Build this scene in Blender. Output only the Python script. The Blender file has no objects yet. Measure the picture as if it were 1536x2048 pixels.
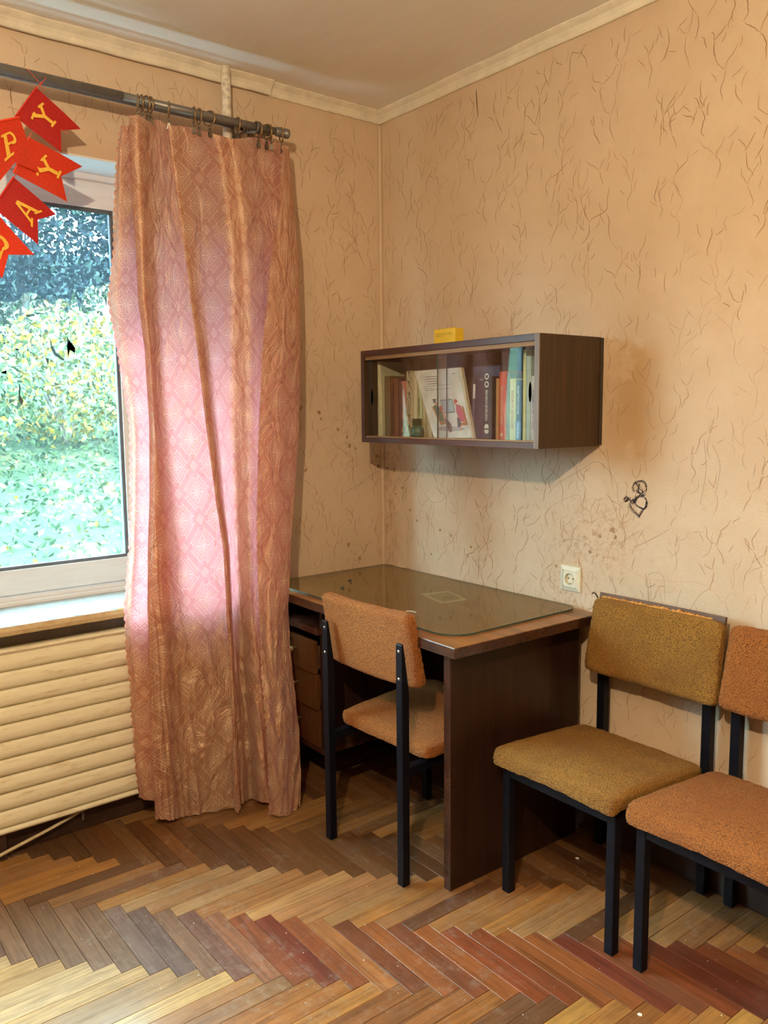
import bpy, bmesh, math, random
from mathutils import Vector, Matrix, noise
PI = math.pi
SC = bpy.context.scene
COL = SC.collection
rnd = random.Random(7)

# ------------------------------------------------------------------ camera
YAW, PIT, ROL, FPX = 0.90414106, 0.12261896, -0.01007214, 1653.91563
CAM = Vector((2.762, -2.172, 1.413))
_f = Vector((-math.sin(YAW)*math.cos(PIT), math.cos(YAW)*math.cos(PIT), -math.sin(PIT)))
_r = Vector((math.cos(YAW), math.sin(YAW), 0)); _u = _r.cross(_f)
_c, _s = math.cos(ROL), math.sin(ROL)
CR, CU, CF = _c*_r + _s*_u, -_s*_r + _c*_u, _f
cd = bpy.data.cameras.new('camera'); cam = bpy.data.objects.new('camera', cd); COL.objects.link(cam)
cd.sensor_fit = 'HORIZONTAL'; cd.sensor_width = 36; cd.lens = FPX/1536*36; cd.clip_start = .02; cd.clip_end = 200
cam.matrix_world = Matrix(((CR.x, CU.x, -CF.x, CAM.x), (CR.y, CU.y, -CF.y, CAM.y), (CR.z, CU.z, -CF.z, CAM.z), (0, 0, 0, 1)))
SC.camera = cam

# ------------------------------------------------------------------ sky, sun, lamp, exposure
w = bpy.data.worlds.new('sky'); SC.world = w; w.use_nodes = True
bg = w.node_tree.nodes['Background']; bg.inputs[0].default_value = (.66, .83, 1.0, 1); bg.inputs[1].default_value = 46.0
sun_d = bpy.data.lights.new('sun', 'SUN'); sun_d.energy = 13; sun_d.color = (1, .96, .84); sun_d.angle = .01
sun = bpy.data.objects.new('sun', sun_d); COL.objects.link(sun); sun.location = (6, 3, 9)
sun.rotation_euler = Vector((-.62, -.25, -.75)).to_track_quat('-Z', 'Y').to_euler()
lamp_d = bpy.data.lights.new('ceiling_lamp', 'POINT'); lamp_d.energy = 158; lamp_d.color = (1, .76, .47); lamp_d.shadow_soft_size = .025
lamp = bpy.data.objects.new('ceiling_lamp', lamp_d); COL.objects.link(lamp); lamp.location = (2.5, -2.35, 2.22)
po_d = bpy.data.lights.new('window_portal', 'AREA'); po_d.shape = 'RECTANGLE'; po_d.size = 1.4; po_d.size_y = 2.5; po_d.cycles.is_portal = True
po = bpy.data.objects.new('window_portal', po_d); COL.objects.link(po); po.location = (-.3, -1.88, 1.5); po.rotation_euler = (0, PI/2, 0)
vs = SC.view_settings; vs.view_transform = 'Standard'; vs.look = 'None'; vs.gamma = 1; vs.use_curve_mapping = False; vs.exposure = 0.0
SC.cycles.use_denoising = True; SC.cycles.max_bounces = 8; SC.cycles.transparent_max_bounces = 16
SC.cycles.diffuse_bounces = 4; SC.cycles.caustics_reflective = False; SC.cycles.caustics_refractive = False
SC.cycles.sample_clamp_indirect = 6

# ------------------------------------------------------------------ helpers
def at(px, py, axis, val):
    """point of the plane (axis = val) seen at a pixel of the 1536 x 2048 photograph"""
    d = CR*((px-768)/FPX) - CU*((py-1024)/FPX) + CF
    return CAM + d*((val-CAM[axis])/d[axis])

def link(name, me, m=None, parent=None):
    o = bpy.data.objects.new(name, me); COL.objects.link(o)
    if m is not None: me.materials.append(m)
    if parent is not None: o.parent = parent
    return o
def obj(name, bm, m=None, parent=None, smooth=False):
    me = bpy.data.meshes.new(name)
    bmesh.ops.recalc_face_normals(bm, faces=bm.faces[:])
    bm.to_mesh(me); bm.free()
    if smooth:
        for p in me.polygons: p.use_smooth = True
    return link(name, me, m, parent)
def tag(o, label=None, cat=None, group=None, kind=None):
    if label: o['label'] = label
    if cat: o['category'] = cat
    if group: o['group'] = group
    if kind: o['kind'] = kind
    return o
def empty(name, loc=(0, 0, 0), rz=0):
    o = bpy.data.objects.new(name, None); COL.objects.link(o); o.location = loc; o.rotation_euler = (0, 0, rz); o.empty_display_size = .05
    return o
def copy_tree(o, parent=None):
    c = o.copy(); COL.objects.link(c)
    if parent is not None: c.parent = parent
    for ch in [x for x in COL.objects if x.parent == o]: copy_tree(ch, c)
    return c
def box(bm, a, b, bev=0, seg=2, mtx=None):
    v = bmesh.ops.create_cube(bm, size=1)['verts']
    a, b = Vector(a), Vector(b)
    for q in v:
        q.co = Vector(((a[i]+b[i])/2 + q.co[i]*(b[i]-a[i]) for i in range(3)))
    if bev:
        e = list({e for q in v for e in q.link_edges})
        r = bmesh.ops.bevel(bm, geom=e, offset=bev, segments=seg, affect='EDGES', profile=.5)
        v = [q for q in r['verts']]
    if mtx is not None:
        for q in {q for q in v}: q.co = mtx @ q.co
    return v
def boxo(name, a, b, m, parent=None, bev=.002, smooth=False):
    bm = bmesh.new(); box(bm, a, b, bev); return obj(name, bm, m, parent, smooth)
def tube(bm, pts, r, n=8, cap=True):
    pts = [Vector(p) for p in pts]; rings = []
    rs = r if isinstance(r, (list, tuple)) else [r]*len(pts)
    up = None
    for i, p in enumerate(pts):
        t = (pts[min(i+1, len(pts)-1)] - pts[max(i-1, 0)]).normalized()
        if up is None:
            up = Vector((0, 0, 1)) if abs(t.z) < .9 else Vector((1, 0, 0))
        a = t.cross(up).normalized(); up = a.cross(t).normalized()
        rings.append([bm.verts.new(p + rs[i]*(math.cos(2*PI*k/n)*a + math.sin(2*PI*k/n)*up)) for k in range(n)])
    for i in range(len(rings)-1):
        for k in range(n):
            bm.faces.new((rings[i][k], rings[i][(k+1) % n], rings[i+1][(k+1) % n], rings[i+1][k]))
    if cap:
        bm.faces.new(rings[0][::-1]); bm.faces.new(rings[-1])
def lathe(bm, prof, n=32, o=(0, 0, 0), cap=True):
    o = Vector(o); rings = []
    for r, z in prof:
        rings.append([bm.verts.new(o + Vector((r*math.cos(2*PI*k/n), r*math.sin(2*PI*k/n), z))) for k in range(n)])
    for i in range(len(rings)-1):
        for k in range(n):
            bm.faces.new((rings[i][k], rings[i][(k+1) % n], rings[i+1][(k+1) % n], rings[i+1][k]))
    if cap:
        bm.faces.new(rings[0][::-1]); bm.faces.new(rings[-1])
def torus(bm, c, R, r, axis, n=20, m=8):
    c = Vector(c); axis = Vector(axis).normalized()
    a = axis.orthogonal().normalized(); b = axis.cross(a); rings = []
    for i in range(n):
        d = math.cos(2*PI*i/n)*a + math.sin(2*PI*i/n)*b
        rings.append([bm.verts.new(c + d*(R + r*math.cos(2*PI*k/m)) + axis*r*math.sin(2*PI*k/m)) for k in range(m)])
    for i in range(n):
        for k in range(m):
            bm.faces.new((rings[i][k], rings[i][(k+1) % m], rings[(i+1) % n][(k+1) % m], rings[(i+1) % n][k]))
def prism(bm, poly, d):
    """closed polygon of 3-D points given a thickness vector d"""
    d = Vector(d); a = [bm.verts.new(Vector(p)) for p in poly]; b = [bm.verts.new(Vector(p)+d) for p in poly]
    n = len(a); bm.faces.new(a); bm.faces.new(b[::-1])
    for i in range(n): bm.faces.new((a[i], b[i], b[(i+1) % n], a[(i+1) % n]))
def ribbon(bm, pts, w0, nrm, taper=True):
    pts = [Vector(p) for p in pts]; nrm = Vector(nrm); n = len(pts); L = []
    for i, p in enumerate(pts):
        t = (pts[min(i+1, n-1)] - pts[max(i-1, 0)])
        if t.length < 1e-7: t = Vector((0, 0, 1))
        s = t.normalized().cross(nrm)
        k = w0*(.35+.65*math.sin(PI*min(1, max(0, (i+.4)/(n-.2))))) if taper else w0
        L.append((bm.verts.new(p - s*k/2), bm.verts.new(p + s*k/2)))
    for i in range(n-1): bm.faces.new((L[i][0], L[i][1], L[i+1][1], L[i+1][0]))
def lerp(a, b, t): return a + (b-a)*t
def interp(tab, x):
    """piecewise linear over rows (x, value...)"""
    if x <= tab[0][0]: return tab[0][1]
    for (a, u), (b, v) in zip(tab, tab[1:]):
        if x <= b: return lerp(u, v, (x-a)/(b-a))
    return tab[-1][1]

# ------------------------------------------------------------------ materials
class G:
    def __init__(s, name):
        s.m = bpy.data.materials.new(name); s.m.use_nodes = True; s.t = s.m.node_tree
        s.b = s.t.nodes['Principled BSDF']; s.out = s.t.nodes['Material Output']
    def n(s, typ, ins=None, **kw):
        d = s.t.nodes.new(typ)
        for k, v in kw.items(): setattr(d, k, v)
        for k, v in (ins or {}).items(): s.put(d.inputs[k], v)
        return d
    def put(s, sock, v):
        if isinstance(v, bpy.types.NodeSocket): s.t.links.new(v, sock)
        elif isinstance(v, (tuple, list)) and sock.type == 'RGBA' and len(v) == 3: sock.default_value = (*v, 1)
        else: sock.default_value = v
    def M(s, op, a, b=0.0, c=None):
        d = s.t.nodes.new('ShaderNodeMath'); d.operation = op
        s.put(d.inputs[0], a); s.put(d.inputs[1], b)
        if c is not None: s.put(d.inputs[2], c)
        return d.outputs[0]
    def mix(s, f, a, b, mode='MIX'):
        d = s.t.nodes.new('ShaderNodeMix'); d.data_type = 'RGBA'; d.blend_type = mode
        s.put(d.inputs[0], f); s.put(d.inputs[6], a); s.put(d.inputs[7], b); return d.outputs[2]
    def ramp(s, f, stops):
        d = s.t.nodes.new('ShaderNodeValToRGB'); e = d.color_ramp.elements
        while len(e) < len(stops): e.new(.5)
        for q, (p, c) in zip(e, stops):
            q.position = p; q.color = (*c, 1) if len(c) == 3 else c
        s.put(d.inputs[0], f); return d.outputs[0]
    def noise(s, vec, scale, detail=3, rough=.5, dist=0):
        d = s.n('ShaderNodeTexNoise', {'Scale': scale, 'Detail': detail, 'Roughness': rough, 'Distortion': dist})
        if vec is not None: s.put(d.inputs['Vector'], vec)
        return d.outputs['Fac']
    def vor(s, vec, scale, out='Distance', feature='F1'):
        d = s.n('ShaderNodeTexVoronoi', {'Scale': scale}, feature=feature)
        if vec is not None: s.put(d.inputs['Vector'], vec)
        return d.outputs[out]
    def coord(s, k='Object'): return s.t.nodes.new('ShaderNodeTexCoord').outputs[k]
    def map(s, vec, sc=(1, 1, 1), loc=(0, 0, 0), rot=(0, 0, 0)):
        return s.n('ShaderNodeMapping', {'Vector': vec, 'Scale': sc, 'Location': loc, 'Rotation': rot}).outputs[0]
    def xyz(s, vec):
        d = s.n('ShaderNodeSeparateXYZ', {0: vec}); return d.outputs[0], d.outputs[1], d.outputs[2]
    def bump(s, h, st=.3, d=.002, nrm=None):
        b = s.n('ShaderNodeBump', {'Strength': st, 'Distance': d, 'Height': h})
        if nrm is not None: s.put(b.inputs['Normal'], nrm)
        return b.outputs[0]
    def set(s, **kw):
        for k, v in kw.items(): s.put(s.b.inputs[k.replace('_', ' ')], v)
        return s.m

def plain(name, c, rough=.5, metal=0, spec=.5, var=.12, sc=40, bump=.0):
    g = G(name); v = g.coord(); f = g.noise(v, sc, 4)
    c2 = tuple(max(0, x*(1-var)) for x in c); c3 = tuple(min(1, x*(1+var)) for x in c)
    kw = dict(Base_Color=g.ramp(f, [(.3, c2), (.7, c3)]), Roughness=rough, Metallic=metal)
    g.put(g.b.inputs['Specular IOR Level'], spec)
    if bump: kw['Normal'] = g.bump(f, bump, .001)
    return g.set(**kw)
def wood(name, dark, light, axis='z', scale=1, rough=.4, fine=1.0, streak=.6, coat=0, bump=.05):
    """veneer: long fibres along the axis"""
    g = G(name); sc = {'x': (1.2, 26, 26), 'y': (26, 1.2, 26), 'z': (26, 26, 1.2)}[axis]
    sc2 = {'x': (3, 160, 160), 'y': (160, 3, 160), 'z': (160, 160, 3)}[axis]
    v = g.coord(); a = g.noise(g.map(v, tuple(q*scale for q in sc)), 1.0, 5, .55, .6)
    b = g.noise(g.map(v, tuple(q*scale*fine for q in sc2)), 1.0, 3, .6)
    f = g.M('ADD', g.M('MULTIPLY', a, streak), g.M('MULTIPLY', b, 1-streak))
    wear = g.noise(v, 7, 5, .6)
    col = g.ramp(f, [(.32, dark), (.5, tuple(lerp(x, y, .45) for x, y in zip(dark, light))), (.68, light)])
    g.put(g.b.inputs['Coat Weight'], coat); g.put(g.b.inputs['Coat Roughness'], .18)
    return g.set(Base_Color=col, Roughness=g.M('ADD', rough-.1, g.M('MULTIPLY', wear, .2)), Normal=g.bump(b, bump, .001))

def wallpaper(name, stains):
    g = G(name); v = g.n('ShaderNodeNewGeometry').outputs['Position']
    big = g.noise(v, 1.7, 4, .6); mid = g.noise(v, 9, 5, .65); emb = g.noise(v, 95, 3, .55, 2.2); fine = g.noise(v, 420, 2)
    base = g.ramp(big, [(.3, (.60, .455, .315)), (.7, (.70, .55, .40))])
    base = g.mix(g.ramp(mid, [(.42, (0, 0, 0)), (.75, (.45, .45, .45))]), base, (.56, .40, .26))
    x, y, z = g.xyz(v)
    for (cx, cy, cz, rx, rz, col, amt, sc, lo) in stains:
        dx = g.M('DIVIDE', g.M('SUBTRACT', x, cx), rx); dy = g.M('DIVIDE', g.M('SUBTRACT', y, cy), rx); dz = g.M('DIVIDE', g.M('SUBTRACT', z, cz), rz)
        d2 = g.M('ADD', g.M('ADD', g.M('MULTIPLY', dx, dx), g.M('MULTIPLY', dy, dy)), g.M('MULTIPLY', dz, dz))
        fall = g.M('POWER', 2.718, g.M('MULTIPLY', d2, -1.0))
        nz = g.ramp(g.noise(v, sc, 6, .68), [(lo, (0, 0, 0)), (lo+.16, (1, 1, 1))])
        base = g.mix(g.M('MULTIPLY', g.M('MULTIPLY', fall, nz), amt), base, col)
    h = g.M('ADD', emb, g.M('MULTIPLY', fine, .35))
    return g.set(Base_Color=base, Roughness=g.M('ADD', .42, g.M('MULTIPLY', mid, .25)), Normal=g.bump(h, .38, .0025))

RUST = (.36, .155, .05); DIRT = (.26, .15, .075)
M = {}
M['paper_right'] = wallpaper('wallpaper_right', [
    (1.08, 0, .98, .17, .13, RUST, .75, 55, .50), (1.16, 0, 1.0, .07, .14, RUST, .6, 30, .50), (.45, 0, .98, .45, .22, DIRT, .55, 38, .58),
    (1.24, 0, 1.45, .13, .35, (.40, .24, .10), .75, 4, .30), (.02, 0, 1.2, .09, .6, DIRT, .5, 22, .46), (1.0, 0, .80, .14, .10, RUST, .6, 60, .5),
    (1.5, 0, 1.25, .5, .5, RUST, .5, 26, .62)])
M['paper_left'] = wallpaper('wallpaper_left', [(0, -.12, 1.3, .25, .2, DIRT, .6, 24, .56), (0, -.14, .85, .2, .12, DIRT, .6, 30, .56), (0, -1.0, 2.5, .4, .12, (.62, .55, .45), .5, 5, .4)])
M['room_dark'] = plain('dark_panelled_wall', (.20, .155, .115), .7, var=.2, sc=3)  # unseen walls coloured dark to deepen the shadows in the room
M['twig'] = plain('wallpaper_twig_print', (.33, .185, .085), .6, var=.3, sc=14)
M['twig_pale'] = plain('wallpaper_twig_print_pale', (.42, .29, .19), .6, var=.3, sc=14)  # paler print for most twigs away from the corner, below the top
g = G('ceiling_paint'); v = g.n('ShaderNodeNewGeometry').outputs['Position']
a = g.noise(v, 1.1, 5, .6); b = g.noise(g.map(v, (6, 40, 6)), 1, 4)
col = g.ramp(a, [(.3, (.86, .84, .78)), (.55, (.91, .90, .88)), (.8, (.83, .79, .71))])
M['ceiling'] = g.set(Base_Color=g.mix(g.M('MULTIPLY', b, .2), col, (.60, .52, .42)), Roughness=.8, Normal=g.bump(g.noise(v, 60, 4), .25, .002))
M['trim'] = plain('cream_trim_paint', (.76, .71, .58), .4, var=.10, sc=20, bump=.1)
g = G('window_white_paint'); v = g.n('ShaderNodeNewGeometry').outputs['Position']
f = g.noise(g.map(v, (8, 5, 34)), 1, 6, .7)
M['white'] = g.set(Base_Color=g.ramp(f, [(.26, (.42, .36, .29)), (.36, (.74, .76, .82)), (.6, (.80, .83, .90))]), Roughness=.35)
M['bead'] = plain('grey_glazing_seal', (.10, .11, .13), .5)
M['reveal'] = plain('white_plaster', (.80, .82, .84), .7, var=.03, sc=8)
M['grey_wall'] = plain('grey_brown_underwindow', (.32, .28, .26), .7, var=.2, sc=12)
g = G('sill_paint'); v = g.n('ShaderNodeNewGeometry').outputs['Position']; f = g.noise(v, 38, 5, .65, .8)
M['sill'] = g.set(Base_Color=g.ramp(f, [(.35, (.50, .37, .21)), (.6, (.60, .48, .31))]), Roughness=.35, Normal=g.bump(f, .4, .003))
g = G('radiator_cream_paint'); v = g.n('ShaderNodeNewGeometry').outputs['Position']; f = g.noise(g.map(v, (1, 9, 60)), 1, 6, .7); f2 = g.noise(v, 70, 4, .7)
M['radiator'] = g.set(Base_Color=g.ramp(f, [(.28, (.54, .45, .28)), (.45, (.76, .71, .54)), (.7, (.80, .76, .60))]), Roughness=.32, Normal=g.bump(f2, .3, .002))
M['dark_base'] = plain('dark_brown_baseboard_paint', (.035, .017, .012), .4, var=.5, sc=18)
M['pipe'] = plain('white_flaking_pipe_paint', (.72, .67, .57), .4, var=.3, sc=60, bump=.5)
M['rod'] = plain('grey_metal_rod', (.20, .19, .185), .4, metal=.4, var=.1)
M['ring'] = plain('brass_brown_ring', (.30, .205, .11), .35, metal=.75, var=.2)
M['clip'] = plain('nickel_clip', (.22, .20, .17), .3, metal=.85, var=.25, sc=90)
M['black_metal'] = plain('black_painted_steel', (.0035, .004, .008), .45, spec=.18, var=.4, sc=60, bump=.08)
M['steel'] = plain('screw_steel', (.6, .58, .55), .3, metal=1)
M['desk_panel'] = wood('dark_veneer', (.011, .0045, .003), (.038, .015, .008), 'z', 1.0, .35, 1.2, .4)
M['desk_edge'] = wood('dark_red_lacquer_edge', (.026, .009, .006), (.070, .026, .015), 'x', 1, .28, coat=.3)
M['desk_top'] = wood('desk_top_veneer', (.12, .042, .008), (.42, .160, .032), 'x', 1.0, .35, .7, .65, coat=.3)
M['drawer'] = wood('drawer_front_veneer', (.048, .017, .006), (.115, .045, .014), 'z', .8, .32, 1, .5, coat=.3)
M['cab_side'] = wood('cabinet_side_veneer', (.020, .009, .003), (.075, .037, .013), 'z', 1.1, .38, 1.1, .45)
M['cab_edge'] = wood('cabinet_red_brown_edge', (.035, .012, .008), (.10, .038, .024), 'x', 1, .35)
M['cab_worn'] = wood('cabinet_worn_edge', (.10, .07, .055), (.27, .22, .19), 'z', 1, .45)
M['cab_track'] = wood('cabinet_track', (.19, .105, .045), (.33, .20, .09), 'x', 1, .5)
M['cab_in'] = wood('cabinet_inside', (.022, .015, .010), (.05, .036, .024), 'x', .8, .6)
def boucle(name, c, c2, c3):
    g = G(name); v = g.coord(); d = g.vor(v, 330); n2 = g.noise(v, 260, 3, .7, 1.5); n3 = g.noise(v, 9, 4, .6)
    col = g.ramp(d, [(.1, c2), (.45, c), (.8, tuple(q*.35 for q in c))])
    col = g.mix(g.ramp(n3, [(.4, (0, 0, 0)), (.7, (.7, .7, .7))]), col, c3)
    col = g.mix(g.ramp(n2, [(.35, (.35, .35, .35)), (.50, (0, 0, 0))]), col, tuple(q*.3 for q in c))
    h = g.M('ADD', g.M('MULTIPLY', d, -1.1), n2)
    g.put(g.b.inputs['Sheen Weight'], .08); g.put(g.b.inputs['Sheen Roughness'], .4); g.put(g.b.inputs['Sheen Tint'], (1, .75, .45, 1))
    return g.set(Base_Color=col, Roughness=.75, Normal=g.bump(h, .9, .006))
M['boucle'] = boucle('orange_boucle', (.50, .150, .015), (.80, .31, .050), (.38, .110, .012))
M['boucle_gold'] = boucle('olive_gold_boucle', (.46, .205, .018), (.66, .36, .050), (.27, .105, .010))
M['foam'] = plain('torn_orange_foam', (.52, .25, .06), .9, var=.4, sc=60, bump=.6)
M['raw_wood'] = wood('bare_board', (.04, .018, .010), (.17, .085, .045), 'x', 1, .6)

# parquet: the plank's own colour comes from the object
g = G('parquet_block'); oi = g.n('ShaderNodeObjectInfo'); v0 = g.coord()
off = g.n('ShaderNodeVectorMath', {0: v0, 1: g.n('ShaderNodeCombineXYZ', {0: g.M('MULTIPLY', oi.outputs['Random'], 31), 1: g.M('MULTIPLY', oi.outputs['Random'], 17)}).outputs[0]}, operation='ADD').outputs[0]
P = g.n('ShaderNodeNewGeometry').outputs['Position']
gr = g.noise(g.map(off, (3.0, 55, 30)), 1, 5, .6, 1.2); fi = g.noise(g.map(off, (12, 420, 60)), 1, 3, .6)
sh = g.M('ADD', g.M('MULTIPLY', gr, .95), g.M('MULTIPLY', fi, .55))
col = g.mix(1.0, oi.outputs['Color'], g.ramp(sh, [(.5, (.50, .46, .44)), (.76, (1, 1, 1)), (.98, (1.28, 1.24, 1.15))]), 'MULTIPLY')
dirt = g.noise(P, 5.5, 6, .68); scuff = g.noise(P, 26, 6, .75)
col = g.mix(g.ramp(dirt, [(.42, (0, 0, 0)), (.75, (.40, .40, .40))]), col, (.085, .04, .022))
worn = g.M('MULTIPLY', g.ramp(scuff, [(.50, (0, 0, 0)), (.68, (1, 1, 1))]), g.ramp(g.noise(P, 2.1, 4), [(.42, (0, 0, 0)), (.62, (.32, .32, .32))]))
col = g.mix(worn, col, (.42, .36, .29))
scr = g.ramp(g.noise(g.map(P, (3, 70, 1), rot=(0, 0, .5)), 1, 5, .7, 1.5), [(.66, (0, 0, 0)), (.72, (.35, .35, .35))])
col = g.mix(scr, col, (.5, .42, .32))
g.put(g.b.inputs['Coat Weight'], .6); g.put(g.b.inputs['Coat Roughness'], g.M('ADD', .10, g.M('MULTIPLY', scuff, .18))); g.put(g.b.inputs['Specular IOR Level'], .25)
M['parquet'] = g.set(Base_Color=col, Roughness=g.M('ADD', .30, g.M('MULTIPLY', scuff, .35)), Normal=g.bump(g.M('ADD', fi, scuff), .10, .001))
M['subfloor'] = plain('dark_joint', (.012, .008, .006), .9)

# curtain jacquard
def jacquard():
    g = G('peach_pink_jacquard'); uv = g.n('ShaderNodeUVMap', uv_map='UVMap').outputs[0]; u, v, _ = g.xyz(uv)
    W, H = .150, .178
    p = g.M('ADD', g.M('DIVIDE', u, W), g.M('DIVIDE', v, H)); q = g.M('SUBTRACT', g.M('DIVIDE', u, W), g.M('DIVIDE', v, H))
    fp = g.M('SUBTRACT', g.M('FRACT', p), .5); fq = g.M('SUBTRACT', g.M('FRACT', q), .5)
    ap, aq = g.M('ABSOLUTE', fp), g.M('ABSOLUTE', fq)
    d = g.M('MAXIMUM', ap, aq); e = g.M('MINIMUM', ap, aq)           # d: 0 in the middle of a diamond, .5 on the lattice
    def band(s, c, wd): return g.M('LESS_THAN', g.M('ABSOLUTE', g.M('SUBTRACT', s, c)), wd)
    nc = g.M('LESS_THAN', e, .30)
    lines = g.M('MAXIMUM', g.M('MAXIMUM', band(d, .225, .010), band(d, .190, .006)), g.M('MULTIPLY', nc, g.M('MAXIMUM', band(d, .285, .008), band(d, .400, .010))))
    lattice = g.M('MULTIPLY', g.M('MULTIPLY', band(d, .460, .008), .28), g.M('LESS_THAN', e, .46))
    th = g.M('ARCTAN2', g.M('SUBTRACT', fp, fq), g.M('ADD', fp, fq))
    pet = g.M('MULTIPLY', g.M('GREATER_THAN', g.M('COSINE', g.M('MULTIPLY', th, 10)), g.M('SUBTRACT', g.M('MULTIPLY', d, 6.5), .35)), g.M('MULTIPLY', g.M('LESS_THAN', d, .165), g.M('GREATER_THAN', d, .025)))
    pet = g.M('MAXIMUM', pet, band(d, .03, .012))
    orn = g.M('GREATER_THAN', g.M('ADD', g.M('SINE', g.M('MULTIPLY', g.M('SUBTRACT', fp, fq), 80)), g.M('SINE', g.M('MULTIPLY', g.M('ADD', fp, fq), 80))), .75)
    inb = g.M('MULTIPLY', g.M('MULTIPLY', g.M('GREATER_THAN', d, .285), g.M('LESS_THAN', d, .400)), g.M('LESS_THAN', e, .225))
    caps = g.M('MULTIPLY', g.M('MULTIPLY', g.M('GREATER_THAN', d, .285), g.M('LESS_THAN', d, .400)), band(e, .225, .009))
    corner = g.M('GREATER_THAN', e, .40)
    cl = g.M('MULTIPLY', corner, g.M('MAXIMUM', band(e, .408, .010), g.M('MULTIPLY', g.M('GREATER_THAN', e, .44), g.M('GREATER_THAN', g.M('SINE', g.M('MULTIPLY', g.M('ADD', ap, aq), 130)), .5))))
    m = g.M('MAXIMUM', g.M('MAXIMUM', g.M('MAXIMUM', lines, lattice), g.M('MULTIPLY', inb, orn)), g.M('MAXIMUM', pet, g.M('MAXIMUM', caps, cl)))
    solid = g.M('MULTIPLY', g.M('LESS_THAN', d, .190), .25); solid = g.M('MAXIMUM', solid, g.M('MULTIPLY', corner, .15))
    weave = g.noise(g.map(uv, (900, 900, 1)), 1, 2)
    tone = g.M('ADD', m, solid)
    satin = (.61, .365, .225); matte = (.95, .74, .53)
    col = g.mix(g.M('MULTIPLY', tone, .92), satin, matte)
    # soft crumpling of the cloth besides the folds of the mesh
    cr = g.noise(g.map(uv, (13, 8, 1)), 1, 4, .55, 1.2)
    n1 = g.bump(cr, .8, .028); n2 = g.bump(g.M('ADD', g.M('MULTIPLY', m, 1.0), g.M('MULTIPLY', weave, .15)), .9, .005, n1)
    g.put(g.b.inputs['Sheen Weight'], .15); g.put(g.b.inputs['Anisotropic'], .4)
    g.set(Base_Color=col, Roughness=g.M('ADD', .30, g.M('MULTIPLY', tone, .1)), Normal=n2)
    g.put(g.b.inputs['Specular IOR Level'], 1.0); g.put(g.b.inputs['Metallic'], .4); g.put(g.b.inputs['Specular Tint'], (1, .82, .6, 1))
    tr = g.n('ShaderNodeBsdfTranslucent', {'Color': g.mix(g.M('MULTIPLY', tone, .5), (1, .31, .35), (1, .58, .60)), 'Normal': n2})
    mx = g.n('ShaderNodeMixShader', {0: .34}); g.t.links.new(g.b.outputs[0], mx.inputs[1]); g.t.links.new(tr.outputs[0], mx.inputs[2])
    g.t.links.new(mx.outputs[0], g.out.inputs[0]); return g.m
M['curtain'] = jacquard()

def glassy(name, tint, haze, haze_amt, rough=.0, fres=1.5, gl=(1, 1, 1)):
    """thin clear sheet: passes light straight, mirrors by angle, a little scattering dirt"""
    g = G(name); t = g.n('ShaderNodeBsdfTransparent', {'Color': tint}); s = g.n('ShaderNodeBsdfGlossy', {'Color': gl, 'Roughness': rough})
    bf = g.n('ShaderNodeNewGeometry').outputs['Backfacing']; fr = g.n('ShaderNodeFresnel', {'IOR': g.M('ADD', fres, g.M('MULTIPLY', bf, 1/fres-fres))}).outputs[0]
    a = g.n('ShaderNodeMixShader', {0: fr}); g.t.links.new(t.outputs[0], a.inputs[1]); g.t.links.new(s.outputs[0], a.inputs[2])
    hz = g.n('ShaderNodeBsdfTranslucent', {'Color': haze}); b = g.n('ShaderNodeMixShader', {0: haze_amt})
    g.t.links.new(a.outputs[0], b.inputs[1]); g.t.links.new(hz.outputs[0], b.inputs[2]); g.t.links.new(b.outputs[0], g.out.inputs[0])
    return g
g = glassy('dirty_window_glass', (.80, .93, .90), (.62, .95, .88), .006); M['pane'] = g.m
M['cab_glass'] = glassy('cabinet_door_glass', (.93, .95, .95), (.8, .85, .9), .02, fres=1.6).m
g = glassy('peeling_tint_film', (.22, .26, .34), (.55, .74, .95), .02, rough=.12); v = g.n('ShaderNodeNewGeometry').outputs['Position']
sp = g.M('MULTIPLY', g.ramp(g.noise(v, 46, 5, .75), [(.585, (0, 0, 0)), (.62, (1, 1, 1))]), g.ramp(g.noise(v, 5, 3), [(.4, (.15, .15, .15)), (.6, (1, 1, 1))]))
mxf = [n for n in g.t.nodes if n.type == 'MIX_SHADER'][-1]
g.put(mxf.inputs[0], g.M('ADD', .013, g.M('MULTIPLY', sp, .05))); M['film'] = g.m
g = glassy('desk_sheet_glass', (.82, .80, .66), (.5, .46, .34), .05, fres=2.1, gl=(1, .96, .84)); M['desk_glass'] = g.m
M['glass_edge'] = plain('greenish_glass_edge', (.045, .085, .080), .12, var=.2)
M['red_felt'] = plain('red_card', (.62, .025, .02), .6, var=.15, sc=300, bump=.3)
M['orange_felt'] = plain('orange_red_card', (.80, .06, .015), .6, var=.15, sc=300, bump=.3)
M['gold'] = plain('gold_letter_card', (.80, .47, .05), .45, var=.12, sc=200)
M['red_string'] = plain('red_string', (.72, .10, .07), .6)
M['outlet'] = plain('ivory_plastic', (.72, .70, .56), .3, var=.03)
M['outlet_in'] = plain('ivory_socket_well', (.62, .58, .40), .35, var=.1)
M['crayon'] = plain('black_crayon', (.035, .035, .045), .8, var=.6, sc=500)
M['pencil'] = plain('grey_pencil', (.23, .17, .13), .8, var=.4, sc=300)
M['redpen'] = plain('red_pencil', (.58, .28, .19), .8, var=.4, sc=300)
M['cable'] = plain('beige_cable', (.55, .46, .30), .5)
M['brass'] = plain('dull_brass', (.42, .33, .17), .4, metal=.6)
M['speck'] = plain('dark_dry_scrap', (.05, .035, .015), .7, var=.5, sc=300)
M['white_scrap'] = plain('white_scrap', (.85, .83, .8), .8)
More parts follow.
